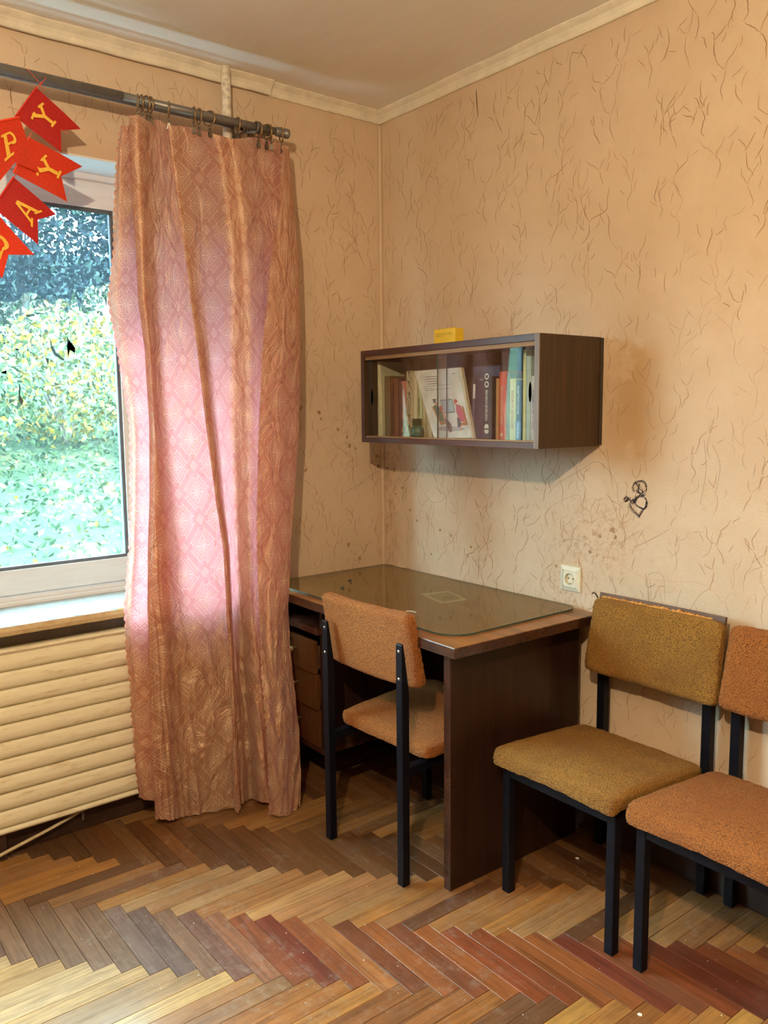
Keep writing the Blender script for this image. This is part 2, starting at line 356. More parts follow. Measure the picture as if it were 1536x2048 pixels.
M['leaf_g'] = plain('green_leaf', (.017, .041, .013), .6, var=.35, sc=3)
M['leaf_y'] = plain('yellow_leaf', (.15, .095, .002), .6, var=.25, sc=3)
M['leaf_d'] = plain('dark_leaf', (.005, .012, .008), .6, var=.4, sc=3)
M['bark'] = plain('tree_bark', (.09, .075, .065), .8, var=.4, sc=12)
g = G('grass_bank'); v = g.n('ShaderNodeNewGeometry').outputs['Position']
f = g.noise(v, 5, 6, .75); f2 = g.noise(v, 1.3, 5, .7)
M['grass'] = g.set(Base_Color=g.mix(g.ramp(f2, [(.52, (0, 0, 0)), (.62, (.8, .8, .8))]), g.ramp(f, [(.3, (.009, .023, .008)), (.7, (.026, .055, .018))]), (.10, .10, .03)), Roughness=.9, Normal=g.bump(f, 1, .1))

# ------------------------------------------------------------------ the room
RX, RY, RH = 4.2, -3.7, 2.6
WY0, WY1, WZ0, WZ1 = -3.1, -.66, .735, 2.231      # window opening in the left wall, unseen left part widened for more daylight
def struct(o): o['kind'] = 'structure'; return o
floor = struct(boxo('floor', (-.25, RY, -.14), (RX, .1, -.0125), M['subfloor'], bev=0))
struct(boxo('ceiling', (-.25, RY, RH), (RX, .1, RH+.12), M['ceiling'], bev=0))
wall_right = struct(boxo('wall_right', (-.25, 0, -.14), (RX, .12, RH), M['paper_right'], bev=0))
struct(boxo('wall_far', (RX, RY, -.14), (RX+.1, .1, RH), M['room_dark'], bev=0))
struct(boxo('wall_near', (-.25, RY-.1, -.14), (RX, RY, RH), M['room_dark'], bev=0))
bm = bmesh.new()
box(bm, (-.25, RY, -.14), (0, WY0, RH)); box(bm, (-.25, WY1, -.14), (0, 0, RH))
box(bm, (-.25, WY0, WZ1), (0, WY1, RH)); box(bm, (-.25, WY0, -.14), (0, WY1, WZ0))
wall_left = struct(obj('wall_left', bm, M['paper_left']))
bm = bmesh.new()                                    # plastered lining of the window recess
box(bm, (-.25, WY0, WZ1-.006), (-.001, WY1, WZ1+.0)); box(bm, (-.25, WY1-.006, WZ0), (-.001, WY1, WZ1)); box(bm, (-.25, WY0, WZ0), (-.001, WY0+.006, WZ1))
struct(obj('trim_1', bm, M['reveal'])); bpy.data.objects['trim_1']['label'] = 'white plaster lining of the window recess'
bm = bmesh.new(); box(bm, (0, WY0, .09), (.004, WY1, WZ0)); struct(obj('trim_2', bm, M['grey_wall'])); bpy.data.objects['trim_2']['label'] = 'grey strip of wall under the sill'  # thin grey-brown sheet over the wall below the sill

def cove(name, p0, p1, inward, size=.055, lab=None):
    """ceiling moulding with a stepped, hollow profile"""
    p0, p1, inward = Vector(p0), Vector(p1), Vector(inward); bm = bmesh.new()
    prof = [(0, 0), (0, -size), (.010, -size), (.013, -size+.006), (.014, -size+.016), (.020, -size+.026), (.030, -size+.034), (.034, -size+.038), (.036, -.004), (.036, 0)]
    n = 40; rings = []
    for i in range(n+1):
        p = p0.lerp(p1, i/n) + Vector((0, 0, .0012*math.sin(i*1.7)))
        rings.append([bm.verts.new(p + inward*a + Vector((0, 0, b))) for a, b in prof])
    for i in range(n):
        for k in range(len(prof)): bm.faces.new((rings[i][k], rings[i][(k+1) % len(prof)], rings[i+1][(k+1) % len(prof)], rings[i+1][k]))
    bm.faces.new(rings[0]); bm.faces.new(rings[-1][::-1])
    o = struct(obj(name, bm, M['trim']));
    if lab: o['label'] = lab
cove('trim_3', (0, 0, RH), (RX, 0, RH), (0, -1, 0), .044, 'cream ceiling moulding along the right wall')
cove('trim_4', (0, 0, RH), (0, -.52, RH), (1, 0, 0), .044, 'short cream ceiling moulding between the corner and the pipe')
cove('trim_5', (.012, -.52, RH), (.012, RY, RH), (1, 0, 0), .044, 'cream ceiling moulding above the curtain rod')
def baseboard(name, a, b, lab):
    bm = bmesh.new(); box(bm, a, b, .004); o = struct(obj(name, bm, M['dark_base'])); o['label'] = lab
baseboard('baseboard_right', (.02, -.018, 0), (RX, 0, .085), 'dark chipped brown baseboard under the chairs')
baseboard('baseboard_left', (0, RY, 0), (.016, -.02, .085), 'dark baseboard under the radiator')
bm = bmesh.new(); tube(bm, [(.006, -.006, .09), (.006, -.006, RH-.05)], .007, 6)
o = struct(obj('trim_6', bm, M['paper_left'])); o['label'] = 'papered-over bead in the corner of the room'

# twig print of the wallpaper, a real thin relief on each wall
def twigs(wall, side, umax, seed, avoid=None):
    R = random.Random(seed); bmA, bmB = bmesh.new(), bmesh.new()
    def pt(u, z): return Vector((u, -.0006, z)) if side == 'r' else Vector((.0006, -u, z))
    nrm = (0, -1, 0) if side == 'r' else (1, 0, 0)
    def ok(u, z):
        return .02 < u < umax and .1 < z < 2.54 and not (avoid and avoid[0] < u < avoid[1] and avoid[2] < z < avoid[3])
    def stroke(u, z, ang, L, wd, bm):
        n = max(5, int(L/.0085)); pts = []; a = ang; fr = R.uniform(.35, .75); ph = R.uniform(0, 6.3); am = R.uniform(.25, .6)
        for i in range(n):
            pts.append((u, z)); b = a + am*math.sin(ph + i*fr) + R.uniform(-.34, .34)
            u += math.sin(b)*L/n; z += math.cos(b)*L/n
        if all(ok(*p) for p in pts): ribbon(bm, [pt(*p) for p in pts], wd, nrm)
        return pts
    cell = .102
    for i in range(int(umax/cell)+1):
        for j in range(int(2.55/cell)+1):
            u0, z0 = (i+R.uniform(.1, .9))*cell, .03+(j+R.uniform(.1, .9))*cell
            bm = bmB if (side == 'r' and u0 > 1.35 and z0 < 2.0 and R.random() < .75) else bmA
            wd = R.uniform(.0014, .0025)
            lean = R.uniform(-.3, .3)
            p = stroke(u0, z0, lean, R.uniform(.05, .11), wd, bm)
            tip = p[-1]
            if R.random() < .8:
                a, b = R.uniform(.25, .6), R.uniform(.25, .6)
                q = stroke(tip[0], tip[1]+.004, lean+a, R.uniform(.04, .10), wd*.9, bm); stroke(tip[0]-.002, tip[1]+.004, lean-b, R.uniform(.03, .09), wd*.85, bm)
                if R.random() < .6: stroke(q[-1][0]+.006, q[-1][1]-.01, lean+a+R.uniform(-.5, .5), R.uniform(.03, .06), wd*.8, bm)
            mid = p[len(p)//2]
            if R.random() < .7: stroke(mid[0]+R.uniform(.012, .03), mid[1]+.012, lean+R.uniform(.3, .7), R.uniform(.03, .06), wd*.85, bm)
            if R.random() < .7: stroke(mid[0]-R.uniform(.012, .03), mid[1]+.012, lean-R.uniform(.3, .7), R.uniform(.03, .06), wd*.85, bm)
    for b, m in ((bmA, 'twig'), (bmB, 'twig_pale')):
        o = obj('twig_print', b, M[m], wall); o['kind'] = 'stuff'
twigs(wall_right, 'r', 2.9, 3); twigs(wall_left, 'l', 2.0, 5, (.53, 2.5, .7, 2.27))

# crayon figure, pencil lines and a red line drawn on the right wall
def wall_px(pts, dy=-.0012): return [at(x, y, 1, dy) for x, y in pts]
def smooth_path(pts, n=6):
    out = []; P_ = [pts[0]]+list(pts)+[pts[-1]]
    for i in range(1, len(P_)-2):
        p0, p1, p2, p3 = map(Vector, P_[i-1:i+3])
        for k in range(n):
            t = k/n; out.append(.5*((2*p1)+(p2-p0)*t+(2*p0-5*p1+4*p2-p3)*t*t+(3*p1-p0-3*p2+p3)*t**3))
    out.append(Vector(P_[-1])); return out
bm = bmesh.new(); R = random.Random(4)
loops = [[(1268, 985), (1266, 974), (1272, 964), (1284, 962), (1292, 970), (1291, 982), (1282, 987), (1276, 980), (1279, 968)],
         [(1272, 966), (1280, 975), (1287, 985), (1278, 988), (1272, 980)],
         [(1246, 999), (1252, 994), (1256, 1001), (1250, 1003), (1258, 996), (1262, 1004), (1266, 998), (1270, 1005), (1274, 995), (1281, 990), (1290, 990)],
         [(1262, 1008), (1270, 1000), (1280, 992), (1291, 997), (1293, 1006), (1288, 1016), (1276, 1013), (1268, 1004), (1272, 994)],
         [(1259, 1008), (1263, 1018), (1272, 1026), (1278, 1032)], [(1278, 1034), (1283, 1024), (1291, 1014), (1294, 1003)]]
for L in loops:
    for rep in range(5):
        pts = [(x+R.uniform(-2.2, 2.2), y+R.uniform(-2.2, 2.2)) for x, y in L]
        ribbon(bm, smooth_path(wall_px(pts), 5), .0011, (0, -1, 0), False)
o = obj('crayon_drawing', bm, M['crayon'], wall_right); o['label'] = 'black crayon scribble of a small figure'
bm = bmesh.new()
for L in ([(1098, 988), (1115, 968), (1170, 935), (1192, 923), (1215, 938), (1232, 966), (1236, 1000), (1245, 1016)], [(1106, 1010), (1130, 998), (1158, 990), (1162, 1015), (1172, 1045), (1200, 1036), (1225, 1027), (1232, 1014)],
          [(1094, 1104), (1110, 1090), (1140, 1078), (1165, 1083), (1190, 1100)], [(1293, 1205), (1296, 1180), (1295, 1155), (1302, 1147), (1318, 1146), (1328, 1160), (1330, 1200)], [(1303, 1210), (1300, 1160)],
          [(1270, 1094), (1300, 1080), (1340, 1058)], [(1240, 1085), (1282, 1060)], [(1283, 1065), (1295, 1093)], [(1400, 1010), (1412, 940), (1408, 880)], [(1432, 985), (1440, 930), (1425, 890)], [(1350, 1218), (1362, 1180)], [(1376, 1225), (1400, 1190), (1420, 1176)],
          [(690, 985), (720, 968), (742, 950), (757, 942)], [(905, 975), (885, 1000), (862, 1003), (838, 966)], [(780, 960), (800, 985), (810, 1003), (813, 978)], [(938, 955), (930, 1020)]):
    ax = 0 if L[0][0] < 770 and L[-1][0] < 770 else 1
    pts = [at(x, y, ax, .0012 if ax == 0 else -.0012) for x, y in L]
    ribbon(bm, smooth_path(pts, 8), .0009, (1, 0, 0) if ax == 0 else (0, -1, 0), False)
o = obj('pencil_scribble', bm, M['pencil'], wall_right); o['label'] = 'thin grey pencil lines'
bm = bmesh.new()
for L in ([(1212, 1113), (1235, 1124), (1262, 1141), (1290, 1156), (1330, 1162), (1392, 1165), (1425, 1182), (1450, 1213)], [(1303, 1128), (1308, 1112)], [(1485, 1228), (1500, 1195)]):
    ribbon(bm, smooth_path(wall_px(L), 8), .0010, (0, -1, 0), False)
o = obj('red_pencil_line', bm, M['redpen'], wall_right); o['label'] = 'red pencil line'
# small brown stains on both sides of the corner
bm = bmesh.new(); R = random.Random(9)
def blot(c, ax, r, n=15):
    c = Vector(c); vs_ = []
    for k in range(n):
        a = 2*PI*k/n; rr = r*R.uniform(.45, .95); d = Vector((rr*math.cos(a), 0, rr*math.sin(a))) if ax == 1 else Vector((0, rr*math.cos(a), rr*math.sin(a)))
        vs_.append(bm.verts.new(c+d))
    bm.faces.new(vs_)
for x, y, r in ((638, 825, .012), (642, 838, .008), (676, 859, .011), (694, 874, .011), (699, 891, .012), (712, 897, .007), (753, 912, .010), (757, 933, .012), (611, 941, .011), (698, 1089, .012), (719, 1116, .011), (633, 987, .005), (602, 815, .012)):
    blot(at(x, y, 0, .0013), 0, r)
for x, y, r in ((774, 936, .012), (788, 941, .012), (805, 976, .009), (791, 987, .006), (820, 1020, .009), (834, 1041, .008), (880, 1060, .009), (902, 1071, .008), (862, 1108, .006), (942, 1094, .008), (936, 1112, .006), (1225, 1060, .012), (1231, 1075, .009), (1200, 1072, .008), (1112, 1132, .009), (1180, 1104, .010)):
    blot(at(x, y, 1, -.0013), 1, r)
for k in range(60):
    x, y = R.uniform(775, 960), R.uniform(950, 1120); blot(at(x, y, 1, -.0013), 1, R.uniform(.0008, .0022), 6)
o = obj('brown_stain', bm, plain('brown_stain', (.36, .215, .11), .7, var=.4, sc=60), wall_right); o['label'] = 'small brown stains around the corner'; o['kind'] = 'stuff'
bm = bmesh.new(); ribbon(bm, smooth_path([at(x, y, 1, -.0014) for x, y in ((952, 178), (953, 195), (954, 212), (956, 232))], 5), .004, (0, -1, 0))
obj('paper_tear', bm, plain('paper_tear', (.10, .06, .03), .8), wall_right)

# ------------------------------------------------------------------ parquet
PL, PW, X0, Y0 = .345, .0525, .366, -1.556
def to_px(p):
    d = Vector(p) - CAM; z = d.dot(CF)
    return (768+FPX*d.dot(CR)/z, 1024-FPX*d.dot(CU)/z, z) if z > .05 else (1e9, 1e9, z)
planks = []
for j in range(-9, 13):
    for k in range(-90, 110):
        planks.append(('A', j, k, X0+k*PW+j*PL, Y0+k*PW-j*PL, PW, PL)); planks.append(('B', j, k, X0+(k+1)*PW+j*PL, Y0+k*PW-j*PL, PL, PW))
cand = []; rest = []
for t, j, k, x, y, a, b in planks:
    x1, y1, x2, y2 = max(x, 0), max(y, RY), min(x+a, RX), min(y+b, 0)
    if x2-x1 < .004 or y2-y1 < .004: continue
    px, py, z = to_px(((x1+x2)/2, (y1+y2)/2, 0))
    full = x1 == x and y1 == y and x2 == x+a and y2 == y+b
    vis = -170 < px < 1700 and 1300 < py < 2330 and z > .1
    (cand if vis else rest).append((t, j, k, x1, y1, x2, y2, full, z))
cand.sort(key=lambda q: q[8])
rest += cand[296:]; cand = cand[:296]
def plank_bm(bm, L, W, cx=0, cy=0, rot=False, zt=0):
    a, b = (W, L) if rot else (L, W); g_ = .0006
    box(bm, (cx-a/2+g_, cy-b/2+g_, -.0125), (cx+a/2-g_, cy+b/2-g_, zt), .0004, 1)
bm = bmesh.new(); plank_bm(bm, PL, PW); PM = bpy.data.meshes.new('plank'); bm.to_mesh(PM); bm.free(); PM.materials.append(M['parquet'])
R = random.Random(21)
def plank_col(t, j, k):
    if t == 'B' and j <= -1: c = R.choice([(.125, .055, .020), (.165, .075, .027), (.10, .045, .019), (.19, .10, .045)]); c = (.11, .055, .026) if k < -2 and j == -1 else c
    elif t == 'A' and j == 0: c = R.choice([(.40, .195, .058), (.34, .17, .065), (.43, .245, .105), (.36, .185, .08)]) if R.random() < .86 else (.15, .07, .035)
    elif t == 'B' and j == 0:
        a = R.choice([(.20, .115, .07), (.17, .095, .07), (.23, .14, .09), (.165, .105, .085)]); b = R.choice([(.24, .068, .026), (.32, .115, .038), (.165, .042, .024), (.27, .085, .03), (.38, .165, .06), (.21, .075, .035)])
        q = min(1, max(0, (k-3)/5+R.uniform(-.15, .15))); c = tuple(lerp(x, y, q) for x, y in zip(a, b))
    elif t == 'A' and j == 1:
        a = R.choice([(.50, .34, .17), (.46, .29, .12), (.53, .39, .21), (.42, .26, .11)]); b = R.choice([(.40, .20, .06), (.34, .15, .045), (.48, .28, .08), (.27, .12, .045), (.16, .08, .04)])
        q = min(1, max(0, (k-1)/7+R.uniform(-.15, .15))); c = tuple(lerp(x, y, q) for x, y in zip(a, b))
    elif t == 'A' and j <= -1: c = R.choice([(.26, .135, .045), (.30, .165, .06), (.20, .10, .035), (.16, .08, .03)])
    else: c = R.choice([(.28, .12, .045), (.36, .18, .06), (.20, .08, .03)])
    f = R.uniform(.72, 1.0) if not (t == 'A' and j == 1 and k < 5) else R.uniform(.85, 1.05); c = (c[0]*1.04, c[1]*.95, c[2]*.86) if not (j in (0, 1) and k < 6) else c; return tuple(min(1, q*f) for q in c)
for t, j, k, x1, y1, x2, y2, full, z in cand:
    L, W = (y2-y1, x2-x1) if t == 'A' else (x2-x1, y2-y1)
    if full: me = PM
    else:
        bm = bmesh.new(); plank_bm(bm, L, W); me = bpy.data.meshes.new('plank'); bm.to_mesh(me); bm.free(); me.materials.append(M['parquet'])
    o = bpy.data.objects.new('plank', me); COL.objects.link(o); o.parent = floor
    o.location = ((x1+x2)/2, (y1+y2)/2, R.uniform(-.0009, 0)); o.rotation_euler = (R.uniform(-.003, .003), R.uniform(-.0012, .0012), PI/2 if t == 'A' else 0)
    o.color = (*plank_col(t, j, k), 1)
bm = bmesh.new()
for t, j, k, x1, y1, x2, y2, full, z in rest:
    L, W = (y2-y1, x2-x1) if t == 'A' else (x2-x1, y2-y1)
    a, b = x2-x1, y2-y1; box(bm, (x1+.0006, y1+.0006, -.0125), (x2-.0006, y2-.0006, -.0006))
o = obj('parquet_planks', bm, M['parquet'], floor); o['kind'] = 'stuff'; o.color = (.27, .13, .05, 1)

# ------------------------------------------------------------------ window, sill, radiator, pipe
FX = -.19                                            # inner face of the frame
win = struct(empty('window_1', (FX, (WY0+WY1)/2, WZ0)));  win['label'] = 'white painted window with a wide and a narrow pane'
def wpart(name, boxes, m, bev=.004):
    bm = bmesh.new()
    for a, b in boxes: box(bm, a, b, bev)
    o = obj(name, bm, m); o.parent = win; o.matrix_parent_inverse = Matrix.Translation(-Vector(win.location)); return o
FB, FT = .767, 2.225
yl, yr, m0, m1 = -3.06, -.672, -1.02, -.955          # frame outer, mullion between the wide and the narrow sash
wpart('window_frame', [((FX-.05, yl+.04, FB), (FX, yr-.04, FB+.038)), ((FX-.05, yl+.04, FT-.045), (FX, yr-.04, FT)), ((FX-.05, yr-.04, FB), (FX, yr, FT)), ((FX-.05, yl, FB), (FX, yl+.04, FT)), ((FX-.051, m0, FB+.038), (FX-.001, m1, FT-.045)), ((FX-.051, -1.745, FB+.038), (FX-.001, -1.675, FT-.045)), ((FX-.051, -2.425, FB+.038), (FX-.001, -2.355, FT-.045))], M['white'])
wpart('window_frame', [((FX-.004, yl, FB-.006), (FX+.022, yr, FB+.016)), ((FX-.004, yl, FT-.02), (FX+.02, yr, FT+.004))], M['white'], .006)
def sash(y0, y1):
    z0, z1 = FB+.036, FT-.043; a, b, t = FX-.045, FX+.012, .085
    s = wpart('sash', [((a, y0+.05, z0), (b-.0008, y1-.05, z0+t)), ((a, y0+.05, z1-.068), (b-.0008, y1-.05, z1)), ((a, y0, z0), (b, y0+.05, z1)), ((a, y1-.05, z0), (b, y1, z1))], M['white'], .0015)
    bm = bmesh.new()                                  # glazing bead, stepped in
    for p, q in (((b-.02, y0+.05, z0+t), (b-.006, y1-.05, z0+t+.012)), ((b-.02, y0+.05, z1-.08), (b-.006, y1-.05, z1-.068)), ((b-.02, y0+.05, z0+t+.012), (b-.0065, y0+.062, z1-.08)), ((b-.02, y1-.062, z0+t+.012), (b-.0065, y1-.05, z1-.08))): box(bm, p, q, .002)
    e = obj('glazing_bead', bm, M['bead']); e.parent = s
    bm = bmesh.new(); box(bm, (FX-.028, y0+.045, z0+t-.01), (FX-.0265, y1-.045, z1-.06))
    pn = obj('pane', bm, M['pane']); pn.parent = s
    return s, (y0+.05, y1-.05, z0+t, z1-.068)
_, gl1 = sash(-1.70, m0+.018); _, gl2 = sash(m1-.018, yr-.035); sash(-2.38, -1.72); sash(-3.03, -2.40)  # outermost sash is unseen, added for more daylight
# peeling tint film over the upper part of the panes: jagged lower edge, crumpled
def film(y0, y1, ztop, edge, seed, res=.008):
    R = random.Random(seed); bm = bmesh.new(); ny = int((y1-y0)/res); nz = 60; grid = []
    for i in range(ny+1):
        y = y0+(y1-y0)*i/ny; zb = edge(y); rowv = []
        for k in range(nz+1):
            z = lerp(ztop, zb, k/nz); n_ = abs(noise.noise(Vector((y*9+seed, z*5, 0))))+.6*abs(noise.noise(Vector((y*22+z*16, z*9-y*12, seed))))
            rowv.append(bm.verts.new((FX-.024+.009*n_, y, z)))
        grid.append(rowv)
    for i in range(ny):
        for k in range(nz): bm.faces.new((grid[i][k], grid[i+1][k], grid[i+1][k+1], grid[i][k+1]))
    return bm
EDG = [(0, 603), (20, 604), (40, 600), (44, 587), (60, 584), (78, 590), (95, 603), (107, 611), (114, 600), (122, 597), (128, 618), (136, 632), (141, 612), (144, 590), (150, 573), (154, 600), (160, 627), (163, 600), (168, 580), (182, 571), (194, 572), (200, 572), (212, 568), (225, 570)]
ED3 = [(at(x, y, 0, FX-.02).y, at(x, y, 0, FX-.02).z) for x, y in EDG]
def edge1(y):
    if y < ED3[0][0]: return ED3[0][1] + .05*noise.noise(Vector((y*7, 0, 0)))
    return interp(ED3, y)
o = obj('tint_film', film(gl1[0]+.002, gl1[1]-.002, gl1[3]-.002, edge1, 3), M['film'], None, True)
pn1 = [q for q in COL.objects if q.name.startswith('pane')][0]
sash1 = pn1.parent; o.parent = sash1; o['label'] = 'torn crumpled dark film on the upper glass'
sash2 = [q for q in COL.objects if q.name.startswith('pane')][1].parent
o = obj('tint_film', film(gl2[0]+.002, gl2[1]-.002, gl2[3]-.002, lambda y: 1.74+.05*noise.noise(Vector((y*14, 3, 0))), 8), M['film'], None, True); o.parent = sash2
bm = bmesh.new(); R = random.Random(5)                # scraps of film left lower down on the glass
for L in ([(50, 630), (68, 627), (70, 632), (55, 634)], [(134, 670), (138, 680), (150, 695), (150, 706), (140, 700), (136, 716), (134, 690)], [(100, 672), (104, 690), (112, 705), (130, 720), (126, 721), (108, 710), (101, 695)], [(38, 766), (42, 775), (40, 790), (47, 802), (44, 812), (37, 800)], [(0, 745), (14, 740), (12, 748)], [(4, 775), (12, 785), (10, 790)],
          [(46, 703), (48, 716), (45, 712)], [(29, 696), (40, 699), (34, 701)], [(80, 668), (84, 672), (80, 677)], [(90, 715), (98, 718), (96, 730)], [(210, 588), (214, 600), (213, 616), (210, 600)]):
    vv = [bm.verts.new(at(x, y, 0, FX-.0255)) for x, y in L]; bm.faces.new(vv)
r_ = bmesh.ops.solidify(bm, geom=bm.faces[:], thickness=.0004)
o = obj('film_scrap', bm, plain('dark_film_scrap', (.10, .15, .15), .3, var=.5, sc=60)); o.parent = sash1; o['kind'] = 'stuff'; o['label'] = 'dark scraps of film left on the glass'

bm = bmesh.new(); n = 90; rows = []                   # sill: rough, hand painted front edge
prof = [(FX+.0, .7665), (.060, .767), (.094, .7675), (.100, .764), (.103, .750), (.100, .736), (.094, .7335), (.0, .7335), (FX+.0, .7345)]
for i in range(n+1):
    y = lerp(WY0+.01, WY1-.01, i/n); j_ = [noise.noise(Vector((y*23, k*3.1, 1)))*.0016 for k in range(len(prof))]
    rows.append([bm.verts.new((x+(j_[k] if 1 <= k <= 6 else 0), y, z+(j_[-k] if 2 <= k <= 6 else 0))) for k, (x, z) in enumerate(prof)])
for i in range(n):
    for k in range(len(prof)): bm.faces.new((rows[i][k], rows[i][(k+1) % len(prof)], rows[i+1][(k+1) % len(prof)], rows[i+1][k]))
bm.faces.new(rows[0]); bm.faces.new(rows[-1][::-1])
o = struct(obj('trim_7', bm, M['sill'])); o['label'] = 'deep cream window sill with a rough painted front edge'

o.data.materials.append(plain('sill_top_daylight_tone', (.30, .325, .32), .3, var=.15, sc=30, bump=.2))  # daylight's cool cast and a dimming against glare put into the top's colour
for p in o.data.polygons:
    if p.normal.z > .8: p.material_index = 1
rad = empty('radiator', (.04, -1.6, .09)); tag(rad, 'cream painted radiator with horizontal ribs under the window sill', 'radiator')
prof = [(.030, .095), (.076, .095), (.080, .100), (.081, .108)]
nr = 10; z0 = .112; dz = (.672-z0)/nr
for i in range(nr):
    zb = z0+i*dz
    prof += [(.064, zb), (.0645, zb+.003), (.0760, zb+.006), (.0785, zb+.015), (.0800, zb+.024), (.0805, zb+.029), (.0785, zb+.036), (.0765, zb+dz-.010), (.0745, zb+dz-.003)]
prof += [(.074, .674), (.080, .677), (.082, .683), (.079, .688), (.030, .688)]
bm = bmesh.new(); n = 50; rows = []
for i in range(n+1):
    y = lerp(-2.5, -.93, i/n); rows.append([bm.verts.new((x+.0007*noise.noise(Vector((y*4, z*30, 0))), y, z+.0018*noise.noise(Vector((y*2.2, z*3, 5))))) for x, z in prof])
for i in range(n):
    for k in range(len(prof)): bm.faces.new((rows[i][k], rows[i][(k+1) % len(prof)], rows[i+1][(k+1) % len(prof)], rows[i+1][k]))
bm.faces.new(rows[0]); bm.faces.new(rows[-1][::-1])
def under(o, p): o.parent = p; o.matrix_parent_inverse = Matrix.Translation(-Vector(p.location)) if not any(p.rotation_euler) else p.matrix_basis.inverted(); return o
under(obj('ribbed_panel', bm, M['radiator'], None, True), rad)
for y in (-2.2, -1.6, -1.05):
    bm = bmesh.new(); box(bm, (.006, y-.012, .12), (.034, y+.012, .64), .002); under(obj('bracket', bm, M['dark_base']), rad)
    bm = bmesh.new(); box(bm, (.03, y-.015, 0), (.055, y+.015, .1), .002); under(obj('foot', bm, M['dark_base']), rad)

pipe = empty('heating_pipe', (.045, -.715, 0)); tag(pipe, 'white flaking heating pipe rising to the ceiling behind the curtain rod', 'pipe')
bm = bmesh.new(); R = random.Random(2)
tube(bm, [(.045, -.715, z*RH/60) for z in range(61)], [.0165+.0012*noise.noise(Vector((i*.9, 0, 0))) for i in range(61)], 14)
under(obj('riser', bm, M['pipe'], None, True), pipe)
bm = bmesh.new(); lathe(bm, [(.026, 0), (.025, .008), (.017, .012)], 16, (.045, -.715, 0)); under(obj('floor_collar', bm, M['pipe']), pipe)

bm = bmesh.new(); tube(bm, smooth_path([(.10, -2.2, .008), (.09, -1.75, .010), (.080, -1.66, .022), (.062, -1.57, .034), (.045, -1.46, .050), (.040, -1.37, .072), (.036, -1.33, .085)], 6), .0055, 8)
tag(obj('cable', bm, M['cable'], None, True), 'beige cable looping out below the radiator onto the floor', 'cable')
bm = bmesh.new(); box(bm, (.030, -1.345, .045), (.045, -1.335, .098), .002); o = obj('clip_bracket', bm, M['clip']); under(o, rad)

# ------------------------------------------------------------------ curtain rods, rings, clips
RODX = .15; ra, rb = at(-170, 100, 0, RODX), at(572, 267, 0, RODX); rb.z = ra.z = 2.385; ra.y = -2.45
rod = empty('curtain_rod', (RODX, -1.4, 2.385)); tag(rod, 'grey metal front curtain rod above the window with an end cap', 'curtain rod')
bm = bmesh.new(); tube(bm, [ra, Vector((RODX, -1.13, 2.385))], .0138, 20); under(obj('thick_tube', bm, M['rod'], None, True), rod)
bm = bmesh.new(); tube(bm, [Vector((RODX, -1.14, 2.385)), Vector((RODX, rb.y, 2.385))], .0125, 20); under(obj('thin_tube', bm, M['rod'], None, True), rod)
bm = bmesh.new(); tube(bm, [(RODX, rb.y-.045, 2.385), (RODX, rb.y-.038, 2.385), (RODX, rb.y-.004, 2.385), (RODX, rb.y-.003, 2.385), (RODX, rb.y+.008, 2.385), (RODX, rb.y+.01, 2.385)], [.0128, .016, .0145, .0165, .0165, .013], 20); under(obj('end_cap', bm, M['rod'], None, True), rod)
rod2 = empty('curtain_rod', (.062, -1.4, 2.402)); tag(rod2, 'thinner rear curtain rod close to the wall, behind the front rod', 'curtain rod')
bm = bmesh.new(); tube(bm, [(.062, -2.4, 2.402), (.062, -.56, 2.402)], .008, 14); under(obj('thin_tube', bm, M['rod'], None, True), rod2)
for y in (-.66, -2.2):
    bm = bmesh.new(); box(bm, (0, y-.012, 2.35), (.006, y+.012, 2.42), .002); br = under(obj('bracket', bm, M['rod'], None, True), rod2)
    bm = bmesh.new(); tube(bm, [(.004, y, 2.389), (.06, y, 2.389), (.15, y, 2.369)], .004, 8); obj('arm', bm, M['rod'], br, True)
    for x_, z_, r_ in ((.062, 2.402, .011), (.15, 2.385, .0165)):
        bm = bmesh.new(); torus(bm, (x_, y, z_), r_, .003, (0, 1, 0), 16, 6); obj('rod_holder', bm, M['rod'], br, True)

def ring_proto(R_, small=False):
    o = empty('curtain_ring', (0, 0, 0)); bm = bmesh.new()
    torus(bm, (0, 0, -.008), R_, .0028, (0, 1, 0), 26, 8); obj('hoop', bm, M['ring'], o, True)
    zb = -.008-R_
    bm = bmesh.new(); torus(bm, (0, 0, zb-.005), .0042, .0011, (1, 0, 0), 12, 6); obj('link', bm, M['clip'], o, True)
    cl = empty('clip', (0, 0, 0)); cl.parent = o
    for s in (-1, 1):
        bm = bmesh.new()
        prism(bm, [(s*.0022, -.0032, zb-.009), (s*.0022, .0032, zb-.009), (s*.0042, .0028, zb-.018), (s*.0016, .0075, zb-.034), (s*.0010, .0075, zb-.037), (s*.0010, -.0075, zb-.037), (s*.0016, -.0075, zb-.034), (s*.0042, -.0028, zb-.018)], (s*.0010, 0, 0))
        obj('clip_jaw', bm, M['clip'], o)
    bpy.data.objects.remove(cl)
    return o
RP = ring_proto(.0235)
RINGS = [(275, 'leftmost brass curtain ring of the left bunch'), (283, 'second brass curtain ring from the left end of the curtain'), (291, 'third brass curtain ring from the left end of the curtain'), (300, 'fourth brass curtain ring, right end of the left bunch'), (337, 'lone brass curtain ring right of the left bunch'), (387, 'left one of two brass curtain rings hanging close together'), (398, 'right one of two brass curtain rings hanging close together'), (418, 'lone brass curtain ring with a shiny clip left of the pipe'),
         (475, 'brass curtain ring in front of the rear ring bunch'), (515, 'brass curtain ring a step left of the right bunch'), (533, 'left brass curtain ring of the right bunch'), (541, 'middle brass curtain ring of the right bunch'), (562, 'last brass curtain ring next to the rod end cap')]
R = random.Random(8)
